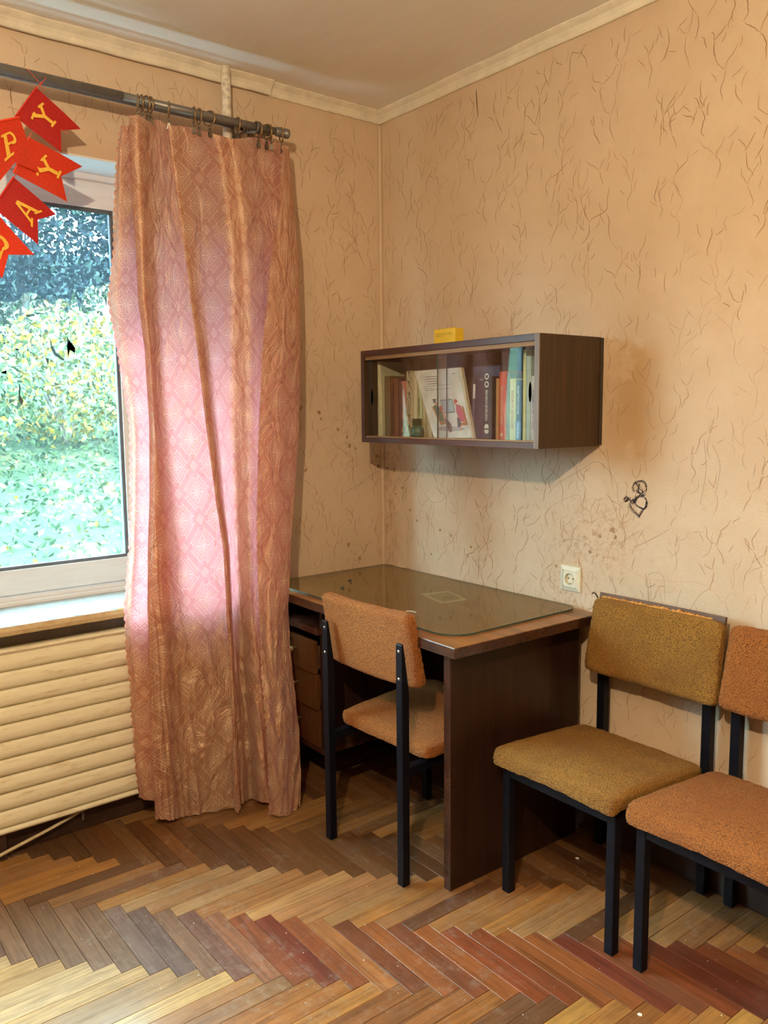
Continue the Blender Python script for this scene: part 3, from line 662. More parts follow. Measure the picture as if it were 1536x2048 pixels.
for i, (px, lab) in enumerate(RINGS):
    o = RP if i == 0 else copy_tree(RP)
    y = at(px, 130+.2265*px, 0, RODX).y
    o.location = (RODX, y, 2.385); o.rotation_euler = (R.uniform(-.05, .05), R.uniform(-.1, .1), R.uniform(-.45, .45)); tag(o, lab, 'curtain ring', 'curtain rings with clips on the front rod')
RB = ring_proto(.0165)
for i in range(9):
    o = RB if i == 0 else copy_tree(RB)
    y = -.70 + i*.0145 + R.uniform(-.003, .003)
    if abs(y+.66) < .008: y += .016
    o.location = (.062, y, 2.402); o.rotation_euler = (R.uniform(-.25, .25), R.uniform(-.1, .1), R.uniform(-.7, .7)); tag(o, 'empty clip ring pushed together in the bunch on the rear curtain rod', 'curtain ring', 'empty clip rings bunched on the rear rod')

# ------------------------------------------------------------------ curtain
LV = [230, 300, 400, 500, 600, 700, 850, 1000, 1100, 1214, 1300, 1386, 1500, 1590, 1640]
def tab(vals): return list(zip(LV, vals))
L0 = tab([246, 235, 231, 228, 217, 236, 261, 262, 260, 249, 252, 262, 268, 277, 279])
L1 = tab([259, 261, 266, 272, 276, 289, 298, 300, 297, 296, 299, 302, 305, 310, 312])
L2 = tab([299, 299, 300, 303, 307, 313, 323, 337, 346, 350, 354, 358, 362, 366, 368])
L3 = tab([335, 342, 356, 370, 382, 395, 412, 431, 447, 452, 457, 460, 464, 467, 470])
OV = [3, 3, 4, 6, 7, 8, 8, 7, 6, 5, 4, 3, 3, 3, 3]
L3B = [(y, v+o_) for (y, v), o_ in zip(L3, OV)]
L4 = tab([420, 437, 450, 461, 462, 463, 464, 470, 474, 478, 482, 487, 494, 500, 503])
L5 = tab([455, 470, 484, 494, 497, 499, 501, 500, 500, 503, 508, 512, 518, 523, 526])
L6 = tab([566, 567, 561, 546, 536, 527, 520, 516, 516, 518, 522, 527, 534, 537, 535])
RR = tab([574, 578, 586, 595, 599, 600, 597, 588, 580, 575, 578, 587, 599, 597, 593])
xl = tab([.150, .15, .15, .15, .148, .146, .144, .142, .142, .146, .144, .140, .136, .132, .128])
xm = tab([.150, .15, .15, .152, .154, .158, .162, .168, .172, .178, .188, .198, .208, .214, .216])
xr = tab([.150, .15, .152, .156, .164, .176, .195, .215, .232, .262, .290, .322, .345, .352, .354])
def mixt(a, b, f): return [(y, lerp(u, v, f)) for (y, u), (_, v) in zip(a, b)]
def add(a, d): return [(y, u+d) for y, u in a]
# column: pixel-x table, depth table, fold offset at the top and at the bottom, top row, bottom row
COLS = [(L0, xl, -.004, -.004, 250, 1594), (mixt(L0, L1, .45), xl, .010, .014, 251, 1600), (add(L2, -4), xl, -.012, -.014, 243, 1612), (add(L1, 1), xl, .004, .010, 231, 1634), (add(L1, 5), xl, .016, .026, 231, 1636),
        (mixt(L1, L2, .5), xl, .022, .034, 231, 1638), (L2, xl, .006, .016, 243, 1640), (mixt(L2, L3, .45), mixt(xl, xm, .5), -.006, .006, 239, 1641), (L3B, xm, -.010, -.004, 255, 1612), (L3, xm, .004, .008, 252, 1618), (add(L3, 4), xm, .014, .020, 251, 1624), (mixt(L3, L4, .45), xm, .004, -.002, 254, 1606),
        (L4, xm, -.016, -.022, 268, 1598), (L5, mixt(xm, xr, .4), .014, .004, 277, 1604), (mixt(L5, RR, .45), mixt(xm, xr, .6), -.004, -.018, 275, 1611), (add(RR, -9), xr, -.010, -.016, 290, 1622),
        (RR, xr, -.001, -.002, 300, 1629), (mixt(RR, L6, .45), xr, .014, .016, 296, 1630), (L6, xr, .018, .018, 290, 1628)]
NR, SUB = 420, 14
def ctrl(c, t):
    px_t, x_t, o0, o1, y0, y1 = c
    y = lerp(y0, y1, t); x = interp(x_t, y) + 1.5*lerp(o0, o1, min(1, t*1.25))
    p = at(interp(px_t, y), y, 0, x)
    if p.z < .004: p.z = .004
    return p
def cr(p0, p1, p2, p3, t): return .5*((2*p1)+(p2-p0)*t+(2*p0-5*p1+4*p2-p3)*t*t+(3*p1-p0-3*p2+p3)*t**3)
grid = []
for i in range(NR+1):
    t = i/NR; cp = [ctrl(c, t) for c in COLS]; cp = [cp[0]*2-cp[1]]+cp+[cp[-1]*2-cp[-2]]; row = []
    for k in range(1, len(cp)-2):
        for s in range(SUB):
            row.append(cr(cp[k-1], cp[k], cp[k+1], cp[k+2], s/SUB))
    row.append(cp[-2].copy()); nC = len(row)
    for k, p in enumerate(row):
        u = k/SUB
        wv = .004*noise.noise(Vector((u*1.3, t*7, 0))) + .05*max(0, t-.56)*(1-2*abs(noise.noise(Vector((u*1.1+t*7, t*11-u*1.6, 4)))))*.7
        d = (k-1)/SUB
        p.x += wv; p.z += .5*wv*t if p.z > .05 else 0
        if p.z < .004: p.z = .004
    # scalloped side hems
    sc_ = .0065*abs(math.sin(PI*row[0].z/.026)); row[0].y -= sc_; row[1].y -= sc_*.4
    sc_ = .0065*abs(math.sin(PI*row[-1].z/.026)); row[-1].y -= sc_; row[-2].y -= sc_*.4
    grid.append(row)
mid = grid[int(NR*.45)]; arc = [0]
for a, b in zip(mid, mid[1:]): arc.append(arc[-1]+max((b-a).length, .0004))
sw = .92/arc[-1] if arc[-1] < .92 else 1
bm = bmesh.new(); uvl = bm.loops.layers.uv.new('UVMap'); VV = [[bm.verts.new(p) for p in row] for row in grid]
for i in range(NR):
    for k in range(nC-1):
        f = bm.faces.new((VV[i][k], VV[i][k+1], VV[i+1][k+1], VV[i+1][k]))
        for lp, (a, b) in zip(f.loops, ((i, k), (i, k+1), (i+1, k+1), (i+1, k))):
            lp[uvl].uv = (arc[b]*sw*1.12+.02, 2.4-2.33*a/NR)
cur = obj('curtain', bm, M['curtain'], None, True)
tag(cur, 'pink peach jacquard curtain with diamond pattern and scalloped side hems hanging beside the window', 'curtain')

# ------------------------------------------------------------------ bunting
flags = empty('bunting', (.16, -1.5, 2.37)); tag(flags, 'red pennant garland with gold letters hanging from the curtain rod', 'bunting')
def stroke_poly(a, b, w_):
    a, b = Vector(a), Vector(b); d = (b-a).normalized(); s = Vector((-d.y, d.x))*w_/2
    return [a+s, b+s, b-s, a-s]
def arc_polys(c, rx, ry, a0, a1, w_, n=14):
    out = []
    for i in range(n):
        t0, t1 = lerp(a0, a1, i/n), lerp(a0, a1, (i+1)/n)
        f_ = lambda t, k: Vector((c[0]+(rx+k)*math.cos(t), c[1]+(ry+k)*math.sin(t)))
        out.append([f_(t0, w_/2), f_(t1, w_/2), f_(t1, -w_/2), f_(t0, -w_/2)])
    return out
# slab-serif letters in a box of -.5...5, y up
LET = {'Y': [stroke_poly((-.36, .5), (0, -.02), .17), stroke_poly((.36, .5), (0, -.02), .13), stroke_poly((0, .04), (0, -.45), .17), stroke_poly((-.2, -.45), (.2, -.45), .11), stroke_poly((-.54, .46), (-.16, .46), .10), stroke_poly((.17, .46), (.54, .46), .10)],
       'P': [stroke_poly((-.2, .5), (-.2, -.45), .18), stroke_poly((-.42, -.45), (.06, -.45), .11), stroke_poly((-.42, .46), (.05, .46), .10), stroke_poly((-.2, .02), (.05, .02), .10)] + arc_polys((.06, .24), .22, .22, -PI/2, PI/2, .13),
       'A': [stroke_poly((-.33, -.45), (-.02, .5), .12), stroke_poly((.33, -.45), (.02, .5), .17), stroke_poly((-.22, -.12), (.22, -.12), .10), stroke_poly((-.50, -.45), (-.14, -.45), .10), stroke_poly((.12, -.45), (.52, -.45), .10)],
       'D': [stroke_poly((-.25, .5), (-.25, -.5), .18), stroke_poly((-.44, .46), (0, .46), .10), stroke_poly((-.44, -.46), (0, -.46), .10)] + arc_polys((-.02, 0), .36, .46, -PI/2, PI/2, .16)}
FL = [('Y', 'red_felt', .152, [(30.5, 233.6), (72.6, 175), (161.7, 258), (120.7, 261.7), (121.8, 307.4)], 'dark red pennant with the letter Y just below the rod'),
      ('Y', 'orange_felt', .160, [(27, 346), (58.6, 274.6), (165, 333), (121.8, 353), (133, 404.6)], 'bright red pennant with the letter Y behind the letter P'),
      ('P', 'orange_felt', .172, [(-20, 246), (38.7, 234.7), (79.7, 346), (30.5, 325), (-8, 372)], 'bright red pennant with the letter P at the picture edge'),
      ('A', 'red_felt', .156, [(-14, 415), (27, 354), (112.5, 429), (75, 439.7), (75, 490)], 'dark red pennant with the letter A'),
      ('D', 'orange_felt', .170, [(-72, 480), (-15, 416), (69, 510), (17.6, 509), (5.9, 556)], 'bright red pennant with the letter D at the picture edge')]
for ch, m, X, q, lab in FL:
    P5 = [at(x, y, 0, X) for x, y in q]; bm = bmesh.new()
    T0, T1, B1, N_, B0 = P5; ws = []                  # gently bowed card
    nu, nv = 10, 12; gridf = []
    def fp_(a, b):
        top = T0.lerp(T1, a); bot = (B0.lerp(N_, a*2) if a < .5 else N_.lerp(B1, a*2-1)); p = top.lerp(bot, b); p.x += .008*math.sin(b*2.2+a)*(1 if ch in 'YA' else -1)*b; return p
    gridf = [[bm.verts.new(fp_(i/nu, k/nv)) for k in range(nv+1)] for i in range(nu+1)]
    for i in range(nu):
        for k in range(nv): bm.faces.new((gridf[i][k], gridf[i+1][k], gridf[i+1][k+1], gridf[i][k+1]))
    bmesh.ops.solidify(bm, geom=bm.faces[:], thickness=.0012)
    fo = under(obj('pennant', bm, M[m]), flags); fo['label'] = lab
    bm = bmesh.new()
    for poly in LET[ch]:
        vs_ = []
        for p in poly:
            a, b = .5+p[0]*.52, {152: .5, 160: .64, 172: .53, 156: .60, 170: .58}[round(X*1000)]-p[1]*.50; c = fp_(a, b); vs_.append(c+Vector((.0042, 0, 0)))
        vs_ = [bm.verts.new(v_) for v_ in vs_]; bm.faces.new(vs_)
    for f in bm.faces: f.normal_update()
    bmesh.ops.solidify(bm, geom=bm.faces[:], thickness=-.0008)
    lo = obj('letter', bm, M['gold'], fo)
    bm = bmesh.new(); tube(bm, [T0+Vector((.002, 0, 0)), T1+Vector((.002, 0, 0))], .003, 6)
    so = obj('folded_edge', bm, M[m], fo)
bm = bmesh.new()
tube(bm, smooth_path([at(74, 178, 0, .165), at(80, 168, 0, .167), at(90, 158, 0, .166), Vector((.150, at(90, 150, 0, .15).y, 2.4005)), Vector((.132, at(88, 150, 0, .15).y, 2.385)), Vector((.15, at(84, 150, 0, .15).y, 2.370)), at(78, 170, 0, .166)], 6), .0012, 5)
under(obj('string', bm, M['red_string'], None, True), flags); bm = bmesh.new(); tube(bm, smooth_path([at(78, 166, 0, .168), at(66, 150, 0, .170), at(53, 137, 0, .172)], 6), .001, 5); under(obj('string', bm, M['red_string'], None, True), flags); bm = bmesh.new(); tube(bm, smooth_path([at(80, 166, 0, .168), at(84, 176, 0, .17), at(88, 183, 0, .17)], 4), .001, 5); under(obj('string', bm, M['red_string'], None, True), flags)
for a, b, X in (((57, 276), (66, 262), .163), ((30, 350), (36, 336), .162), ((28, 356), (34, 344), .16), ((-18, 417), (-14, 414), .166), ((120, 258), (136, 268), .163)): bm = bmesh.new(); tube(bm, [at(*a, 0, X), at(*b, 0, X)], .001, 5); under(obj('string', bm, M['red_string']), flags)

# ------------------------------------------------------------------ desk
desk = empty('desk', (0, 0, 0), -.021)
tag(desk, 'dark brown veneered writing desk standing in the corner of the room', 'desk')
DT = .757; dx0, dx1, dy0, dy1 = .022, 1.148, -.625, -.004
top = boxo('top', (dx0, dy0+.001, DT-.030), (dx1-.001, dy1, DT), M['desk_top'], desk, .0015)
bm = bmesh.new(); box(bm, (dx0, dy0-.0015, DT-.031), (dx1, dy0+.0015, DT-.0012), .0008); box(bm, (dx1-.0015, dy0-.0015, DT-.031), (dx1+.0015, dy1, DT-.0012), .0008)
obj('edge_band', bm, M['desk_edge'], desk)
boxo('side_panel', (1.068, -.590, 0), (1.092, -.03, DT-.03), M['desk_panel'], desk, .001)
bm = bmesh.new(); box(bm, (1.066, -.5925, 0), (1.0935, -.588, DT-.031), .0012); obj('edge_strip', bm, M['desk_edge'], desk)
bm = bmesh.new(); lathe(bm, [(.006, 0), (.006, .002), (.003, .003)], 14); bm.transform(Matrix.Translation((1.092, -.33, .70)) @ Matrix.Rotation(PI/2, 4, 'Y')); obj('screw_cap', bm, M['desk_panel'], desk)
boxo('side_panel', (.024, -.575, 0), (.042, -.03, DT-.03), M['desk_panel'], desk, .001)
boxo('back_panel', (.042, -.062, .18), (1.068, -.046, DT-.03), M['desk_panel'], desk, .001)
boxo('pedestal_side', (.372, -.572, .185), (.390, -.062, DT-.03), M['desk_panel'], desk, .001)
boxo('shelf_board', (.042, -.595, .625), (.392, -.062, .648), M['desk_edge'], desk, .001)
boxo('pedestal_bottom', (.042, -.578, .178), (.392, -.062, .196), M['desk_edge'], desk, .001)
for i, (a, b, yf) in enumerate(((.478, .596, -.596), (.342, .474, -.590), (.200, .338, -.580))):
    d = boxo('drawer', (.046, yf, a), (.368, yf+.018, b), M['drawer'], desk, .0012)
    bx = bmesh.new(); box(bx, (.056, yf+.018, a+.012), (.064, -.1, b-.02)); box(bx, (.352, yf+.018, a+.012), (.360, -.1, b-.02)); box(bx, (.056, yf+.018, a+.012), (.36, -.1, a+.018)); obj('drawer_box', bx, M['raw_wood'], d)
    bx = bmesh.new(); lathe(bx, [(.004, 0), (.004, .012), (.010, .016), (.011, .022), (.008, .027)], 16); bx.transform(Matrix.Translation((.245, yf, (a+b)/2+.012)) @ Matrix.Rotation(PI/2, 4, 'X')); obj('knob', bx, M['brass'], d, True)

# sheet of glass with rounded corners lying on the desk
bm = bmesh.new(); gx0, gx1, gy0, gy1 = .035, 1.066, -.592, -.022; R_ = .085; poly = []
for cx, cy, a0, rr in ((gx1-R_, gy0+R_, -PI/2, R_), (gx1-.05, gy1-.05, 0, .05), (gx0+.02, gy1-.02, PI/2, .02), (gx0+.03, gy0+.03, PI, .03)):
    for k in range(13): a = a0+k/12*PI/2; poly.append((cx+rr*math.cos(a), cy+rr*math.sin(a), DT+.0008))
prism(bm, poly, (0, 0, .0052)); me_edges = None
gs = obj('glass_sheet', bm, M['desk_glass']); gs.data.materials.append(M['glass_edge'])
for p in gs.data.polygons:
    if abs(p.normal.z) < .5: p.material_index = 1
tag(gs, 'large greenish glass sheet with rounded corners lying on the desk top', 'glass sheet')
def card(name, px, m, lab, marks=()):
    P4 = [at(x, y, 2, DT+.0003) for x, y in px]
    bm = bmesh.new(); prism(bm, P4, (0, 0, .0003)); o = obj(name, bm, m); tag(o, lab, 'card', None)
    if marks:
        for (poly, mm, nm) in marks:
            b2 = bmesh.new()
            f_ = lambda a, b: P4[0].lerp(P4[1], a).lerp(P4[3].lerp(P4[2], a), b)+Vector((0, 0, .00045))
            b2.faces.new([b2.verts.new(f_(*q)) for q in poly]); obj(nm, b2, mm, o)
    return o
cream = plain('cream_card', (.92, .88, .68), .6, var=.05); greyp = plain('card_picture', (.34, .33, .19), .6, var=.6, sc=30); darkp = plain('card_dark_print', (.16, .13, .09), .6, var=.6, sc=50)
card('postcard', [(840.6, 1187.6), (897, 1182), (935.5, 1199.7), (883, 1207)], cream, 'cream postcard with a landscape under the glass in the middle of the desk', [([(.1, .14), (.92, .1), (.92, .86), (.1, .9)], greyp, 'picture'), ([(.2, .62), (.45, .5), (.7, .35), (.9, .45), (.9, .82), (.2, .8)], darkp, 'picture')])
card('photo_print', [(772, 1133), (790, 1125.5), (830, 1135.5), (800, 1142)], darkp, 'dark faded picture under the glass in the back corner of the desk', [([(.25, .25), (.75, .3), (.8, .7), (.3, .75)], cream, 'picture')])
card('torn_picture', [(838.6, 1157), (862.8, 1149), (900, 1154.5), (869, 1161.8)], plain('torn_picture', (.42, .30, .19), .6, var=.5, sc=60), 'torn reddish picture under the glass by the right wall', [([(.2, .3), (.6, .2), (.7, .6), (.3, .7)], plain('torn_picture_ink', (.17, .08, .06), .6, var=.5, sc=60), 'picture')])
card('faded_picture', [(630, 1152.5), (652, 1147), (690, 1149), (652, 1158)], plain('faded_picture', (.10, .09, .085), .6, var=.5, sc=60), 'faint bluish picture under the glass near the curtain')
GT = DT+.006
for (px, py, lab) in ((700, 1163, 'dark dry scrap on the desk glass, the one farther from the chair'), (685, 1177, 'dark dry scrap on the desk glass, the one closer to the chair')):
    p = at(px, py, 2, GT); bm = bmesh.new()
    prism(bm, [p+Vector((-.008, -.004, .0003)), p+Vector((.004, -.007, .0003)), p+Vector((.009, .002, .002)), p+Vector((-.002, .007, .004))], (0, 0, .004)); prism(bm, [p+Vector((.0, .0, .004)), p+Vector((.006, -.003, .006)), p+Vector((.004, .006, .010))], (.001, 0, .001))
    tag(obj('dry_scrap', bm, M['speck']), lab, 'scrap')
bm = bmesh.new(); tube(bm, smooth_path([at(811, 1223, 2, GT+.001), at(820, 1222, 2, GT+.001), at(832, 1224.5, 2, GT+.001)], 4), .0012, 6); tag(obj('thread', bm, M['white_scrap']), 'short pale thread lying on the desk glass behind the chair back', 'thread')

# ------------------------------------------------------------------ chairs
def pad(L, W, T, nx=44, ny=40, crown=.012, rad=.03, amp=.0022, seed=0, sag=None, bow=0):
    """upholstered pad: rounded slab with a fuzzy, lumpy surface. local x across, y along, z thick"""
    bm = bmesh.new(); bmesh.ops.create_cube(bm, size=1); bmesh.ops.subdivide_edges(bm, edges=bm.edges[:], cuts=26, use_grid_fill=True)
    for v_ in bm.verts:
        x, y, z = v_.co*2
        e = 15.0
        k = (abs(x)**e+abs(y)**e)**(1/e); m_ = max(abs(x), abs(y))
        f = m_/k if k > 1e-6 else 1
        X, Y = x*f*W/2, y*f*L/2
        edge = max(0, (max(abs(x), abs(y))-.90)/.10)
        th = (T/2)*(1-.32*edge**2) if abs(z) > .999 else T/2*.68
        Z = z*th if abs(z) > .999 else z*T/2*.68
        if abs(z) < .999: X *= 1+.012*(1-z*z); Y *= 1+.012*(1-z*z)
        if z > .999: Z += crown*(1-x*x)*(1-y*y)
        Z += bow*x*x
        v_.co = (X, Y, Z)
        if sag: v_.co.z += sag(x, y, z)
    bm.normal_update()
    for v_ in bm.verts:
        n_ = noise.noise(v_.co*190+Vector((seed, 0, 0))) + .7*noise.noise(v_.co*400) + .5*noise.noise(v_.co*30)
        v_.co += v_.normal*amp*n_
    return bm
def make_chair(gold=False):
    ch = empty('chair'); fab = M['boucle_gold'] if gold else M['boucle']; lw = .0135; mk = M['black_metal']; HX = .182; FY, BY = -.432, 0.
    for s in (-1, 1):
        bm = bmesh.new(); box(bm, (s*HX-lw, FY-lw, .0), (s*HX+lw, FY+lw, .385), .0022); obj('leg', bm, mk, ch)
        bm = bmesh.new(); a, b, c = s*HX-lw, s*HX+lw, s*HX
        prism(bm, [(a, lw, 0), (a, lw, .742), (a, lw-.006, .745), (a, lw-.007, .735), (a, -lw, .595), (a, -lw, 0)], (2*lw, 0, 0))
        bmesh.ops.bevel(bm, geom=bm.edges[:], offset=.0015, segments=1, affect='EDGES')
        lg = obj('leg', bm, mk, ch)
        for z in (.722, .640):
            bm = bmesh.new(); lathe(bm, [(.0045, 0), (.0045, .001), (.0025, .0024)], 12); bm.transform(Matrix.Translation((c, lw, z)) @ Matrix.Rotation(-PI/2, 4, 'X')); obj('screw', bm, M['steel'], lg, True)
        bm = bmesh.new(); lathe(bm, [(.011, 0), (.011, .001), (.008, .0015)], 10); bm.free()
    for nm, a, b in (('front_rail', (-HX+lw, FY-lw+.002, .357), (HX-lw, FY+lw-.002, .384)),):
        bm = bmesh.new(); box(bm, a, b, .002); obj(nm, bm, mk, ch)
    for s in (-1, 1):
        bm = bmesh.new(); prism(bm, [(s*HX-lw, FY+lw, .358), (s*HX-lw, FY+lw, .385), (s*HX-lw, -lw, .366), (s*HX-lw, -lw, .340)], (2*lw, 0, 0)); obj('side_rail', bm, mk, ch)
    sg = (lambda x, y, z: -.012*max(0, (-y-.8)/.2)*(.3+.7*abs(x)) if z < .9 else -.006*max(0, (-y-.75)/.25))
    bm = pad(.415, .428, .048, seed=3 if gold else 1, sag=sg)
    bm.transform(Matrix.Translation((0, -.272, .411)) @ Matrix.Rotation(-.072, 4, 'X')); seat = obj('seat', bm, fab, ch, True)
    bm = bmesh.new(); bmesh.ops.create_cube(bm, size=1, matrix=Matrix.Translation((0, -.262, .3835)) @ Matrix.Rotation(-.06, 4, 'X') @ Matrix.Diagonal((.38, .35, .012, 1))); obj('seat_board', bm, M['raw_wood'], seat)
    bm = pad(.232, .434, .040, crown=.003, seed=7 if gold else 5, bow=.014)
    # stand the pad up: local y -> height, local z -> towards the sitter
    T_ = Matrix.Translation((0, -.034, .7075)) @ Matrix.Rotation(-.17, 4, 'X') @ Matrix.Rotation(PI/2, 4, 'X')
    for v_ in bm.verts: v_.co.x = v_.co.x*(1-.14*max(-.12, v_.co.y)) + .022
    bm.transform(T_); bk = obj('backrest', bm, fab, ch, True)
    if gold:
        bk['label'] = 'worn olive gold backrest with the cover torn off its top edge'
        bm = bmesh.new(); n = 24; rows = []
        for i in range(n+1):
            x = lerp(-.213, .213, i/n); yb = .014*(x/.221)**2
            x = x*.983+.022; q = [(x, .085, -.016+yb), (x, .131, -.016+yb), (x, .1315, -.005+yb), (x, .085, -.005+yb)]
            rows.append([bm.verts.new(T_ @ Vector(p)) for p in q])
        for i in range(n):
            for k in range(4): bm.faces.new((rows[i][k], rows[i][(k+1) % 4], rows[i+1][(k+1) % 4], rows[i+1][k]))
        bm.faces.new(rows[0]); bm.faces.new(rows[-1][::-1]); obj('board', bm, M['raw_wood'], bk)
        bm = bmesh.new(); pts = []
        for i in range(140):
            x = lerp(-.20, .17, i/139); pts.append(T_ @ Vector((x+.022, .1175+.004*noise.noise(Vector((x*40, 1, 0))), -.003+.014*(x/.221)**2+.006*noise.noise(Vector((x*110, 0, 0))))))
        tube(bm, pts, [.0035+.0095*abs(noise.noise(Vector((i*.45, 2, 0)))) for i in range(140)], 7); obj('torn_foam', bm, M['foam'], bk, True)
        bm = bmesh.new(); tube(bm, smooth_path([T_ @ Vector(p) for p in ((-.190, .112, .012), (-.198, .124, .016), (-.208, .126, .014), (-.212, .122, .014))], 5), .0025, 6); obj('loose_thread', bm, M['speck'], bk, True)
    return ch
c2 = make_chair(True); c2.location = (1.365, -.044, 0); tag(c2, 'olive gold chair with torn backrest top between the desk and the orange chair', 'chair', 'black framed upholstered chairs')
c1 = make_chair(False); c1.location = (.783, -.702, 0); c1.rotation_euler = (0, 0, PI+.03); tag(c1, 'orange boucle chair pushed under the desk, its back to the room', 'chair', 'black framed upholstered chairs')
c3 = copy_tree(c1); c3.location = (1.814, -.040, 0); c3.rotation_euler = (0, 0, 0); tag(c3, 'orange boucle chair against the right wall at the picture edge', 'chair', 'black framed upholstered chairs')

# ------------------------------------------------------------------ wall socket
sk = empty('wall_socket', (1.0125, 0, .8475)); tag(sk, 'square ivory wall socket beside the desk', 'socket')
bm = bmesh.new(); h, i_ = .0425, .0285
a = [bm.verts.new((s*h, 0, t*h)) for s, t in ((-1, -1), (1, -1), (1, 1), (-1, 1))]; b = [bm.verts.new((s*h*.97, -.006, t*h*.97)) for s, t in ((-1, -1), (1, -1), (1, 1), (-1, 1))]; c = [bm.verts.new((s*i_, -.0115, t*i_)) for s, t in ((-1, -1), (1, -1), (1, 1), (-1, 1))]
for u_, v_ in ((a, b), (b, c)):
    for k in range(4): bm.faces.new((u_[k], u_[(k+1) % 4], v_[(k+1) % 4], v_[k]))
bm.faces.new(a); e = [bm.verts.new((s*i_, -.004, t*i_)) for s, t in ((-1, -1), (1, -1), (1, 1), (-1, 1))]
for k in range(4): bm.faces.new((c[k], c[(k+1) % 4], e[(k+1) % 4], e[k]))
bm.faces.new(e); obj('cover_frame', bm, M['outlet'], sk)
bm = bmesh.new(); n = 32; sq = []; r1, r2, r3 = [], [], []
for k in range(n):
    t = 2*PI*k/n+PI/n; cx, cz = math.cos(t), math.sin(t); m_ = max(abs(cx), abs(cz)); s_ = i_-.0008
    sq.append(bm.verts.new((cx/m_*s_, -.0105, cz/m_*s_))); r1.append(bm.verts.new((cx*.0195, -.0105, cz*.0195))); r2.append(bm.verts.new((cx*.0188, -.0125, cz*.0188)))
for A_, B_ in ((sq, r1), (r1, r2)):
    for k in range(n): bm.faces.new((A_[k], A_[(k+1) % n], B_[(k+1) % n], B_[k]))
obj('insert', bm, M['outlet'], sk)
bm = bmesh.new(); r1, r2 = [], []
for k in range(n):
    t = 2*PI*k/n; r1.append(bm.verts.new((.0188*math.cos(t), -.0125, .0188*math.sin(t)))); r2.append(bm.verts.new((.0165*math.cos(t), -.0035, .0165*math.sin(t))))
for k in range(n): bm.faces.new((r1[k], r1[(k+1) % n], r2[(k+1) % n], r2[k]))
bm.faces.new(r2); well = obj('well', bm, M['outlet_in'], sk, False)
for s in (-1, 1):
    bm = bmesh.new(); lathe(bm, [(.0028, 0), (.0028, .0006)], 12); bm.transform(Matrix.Translation((s*.0095, -.0036, 0)) @ Matrix.Rotation(PI/2, 4, 'X')); obj('pin_hole', bm, M['speck'], well)
    bm = bmesh.new(); box(bm, (-.0025, -.0115, s*.0155-.001), (.0025, -.004, s*.0155+.001), .0004); obj('earth_clip', bm, M['steel'], well)

# ------------------------------------------------------------------ glass-fronted wall cabinet
CX0, CX1, CY, CZ0, CZ1 = .247, 1.120, -.297, 1.2935, 1.632
cab = empty('wall_cabinet', ((CX0+CX1)/2, 0, CZ0)); tag(cab, 'dark brown wall cabinet with sliding glass doors hung above the desk', 'cabinet')
def cpart(name, bm_or, m, parent=cab, smooth=False):
    o = obj(name, bm_or, m, None, smooth); o.parent = parent; o.matrix_parent_inverse = Matrix.Translation(-Vector(cab.location)) if parent is cab else Matrix(); return o
def cbox(name, a, b, m, bev=.001): bm = bmesh.new(); box(bm, a, b, bev); return cpart(name, bm, m)
TH = .019
cbox('side_panel', (CX0, CY+.003, CZ0), (CX0+TH, -.010, CZ1), M['cab_side']); cbox('side_panel', (CX1-TH, CY+.003, CZ0), (CX1, -.010, CZ1), M['cab_side'])
cbox('top_board', (CX0+TH, CY+.006, CZ1-TH), (CX1-TH, -.010, CZ1-.001), M['cab_in']); cbox('bottom_board', (CX0+TH, CY+.006, CZ0+.001), (CX1-TH, -.010, CZ0+TH), M['cab_in'])
cbox('back_board', (CX0+.004, -.012, CZ0+.004), (CX1+.004, -.001, CZ1-.002), M['cab_in'])
cbox('front_edge', (CX0+TH, CY, CZ1-TH-.002), (CX1-TH, CY+.006, CZ1), M['cab_edge']); cbox('front_edge', (CX0+TH, CY, CZ0), (CX1-TH, CY+.006, CZ0+TH), M['cab_edge'])
cbox('front_edge', (CX0, CY, CZ0), (CX0+TH, CY+.003, CZ1), M['cab_edge']); cbox('front_edge', (CX1-TH, CY-.001, CZ0), (CX1, CY+.003, CZ1), M['cab_worn'])['label'] = 'worn greyish front edge'
cbox('track', (CX0+TH, CY+.006, CZ1-TH-.016), (CX1-TH, CY+.024, CZ1-TH), M['cab_track']); cbox('track', (CX0+TH, CY+.006, CZ0+TH), (CX1-TH, CY+.024, CZ0+TH+.005), M['cab_track'])
zin = CZ0+TH
def pane(x0, x1, y, hx, edge_x):
    bm = bmesh.new(); box(bm, (x0, y, zin+.002), (x1, y+.003, CZ1-TH-.004)); o = cpart('glass_door', bm, M['cab_glass'])
    o['label'] = 'sliding glass door'
    bm = bmesh.new(); box(bm, (edge_x-.0012, y-.0003, zin+.003), (edge_x+.0012, y+.0033, CZ1-TH-.005)); cpart('ground_edge', bm, M['glass_edge'], o)
    bm = bmesh.new(); pts = [Vector((hx+.006*math.cos(2*PI*k/24), y-.0006, 1.462+.030*math.sin(2*PI*k/24))) for k in range(24)]
    bm.faces.new([bm.verts.new(p) for p in pts]); bmesh.ops.solidify(bm, geom=bm.faces[:], thickness=.0004)
    cpart('finger_grip', bm, plain('ground_glass_grip', (.28, .27, .24), .35), o)
pane(CX0+TH, .70, CY+.019, CX0+TH+.024, .6988); pane(.662, CX1-TH, CY+.010, CX1-TH-.024, .6632)

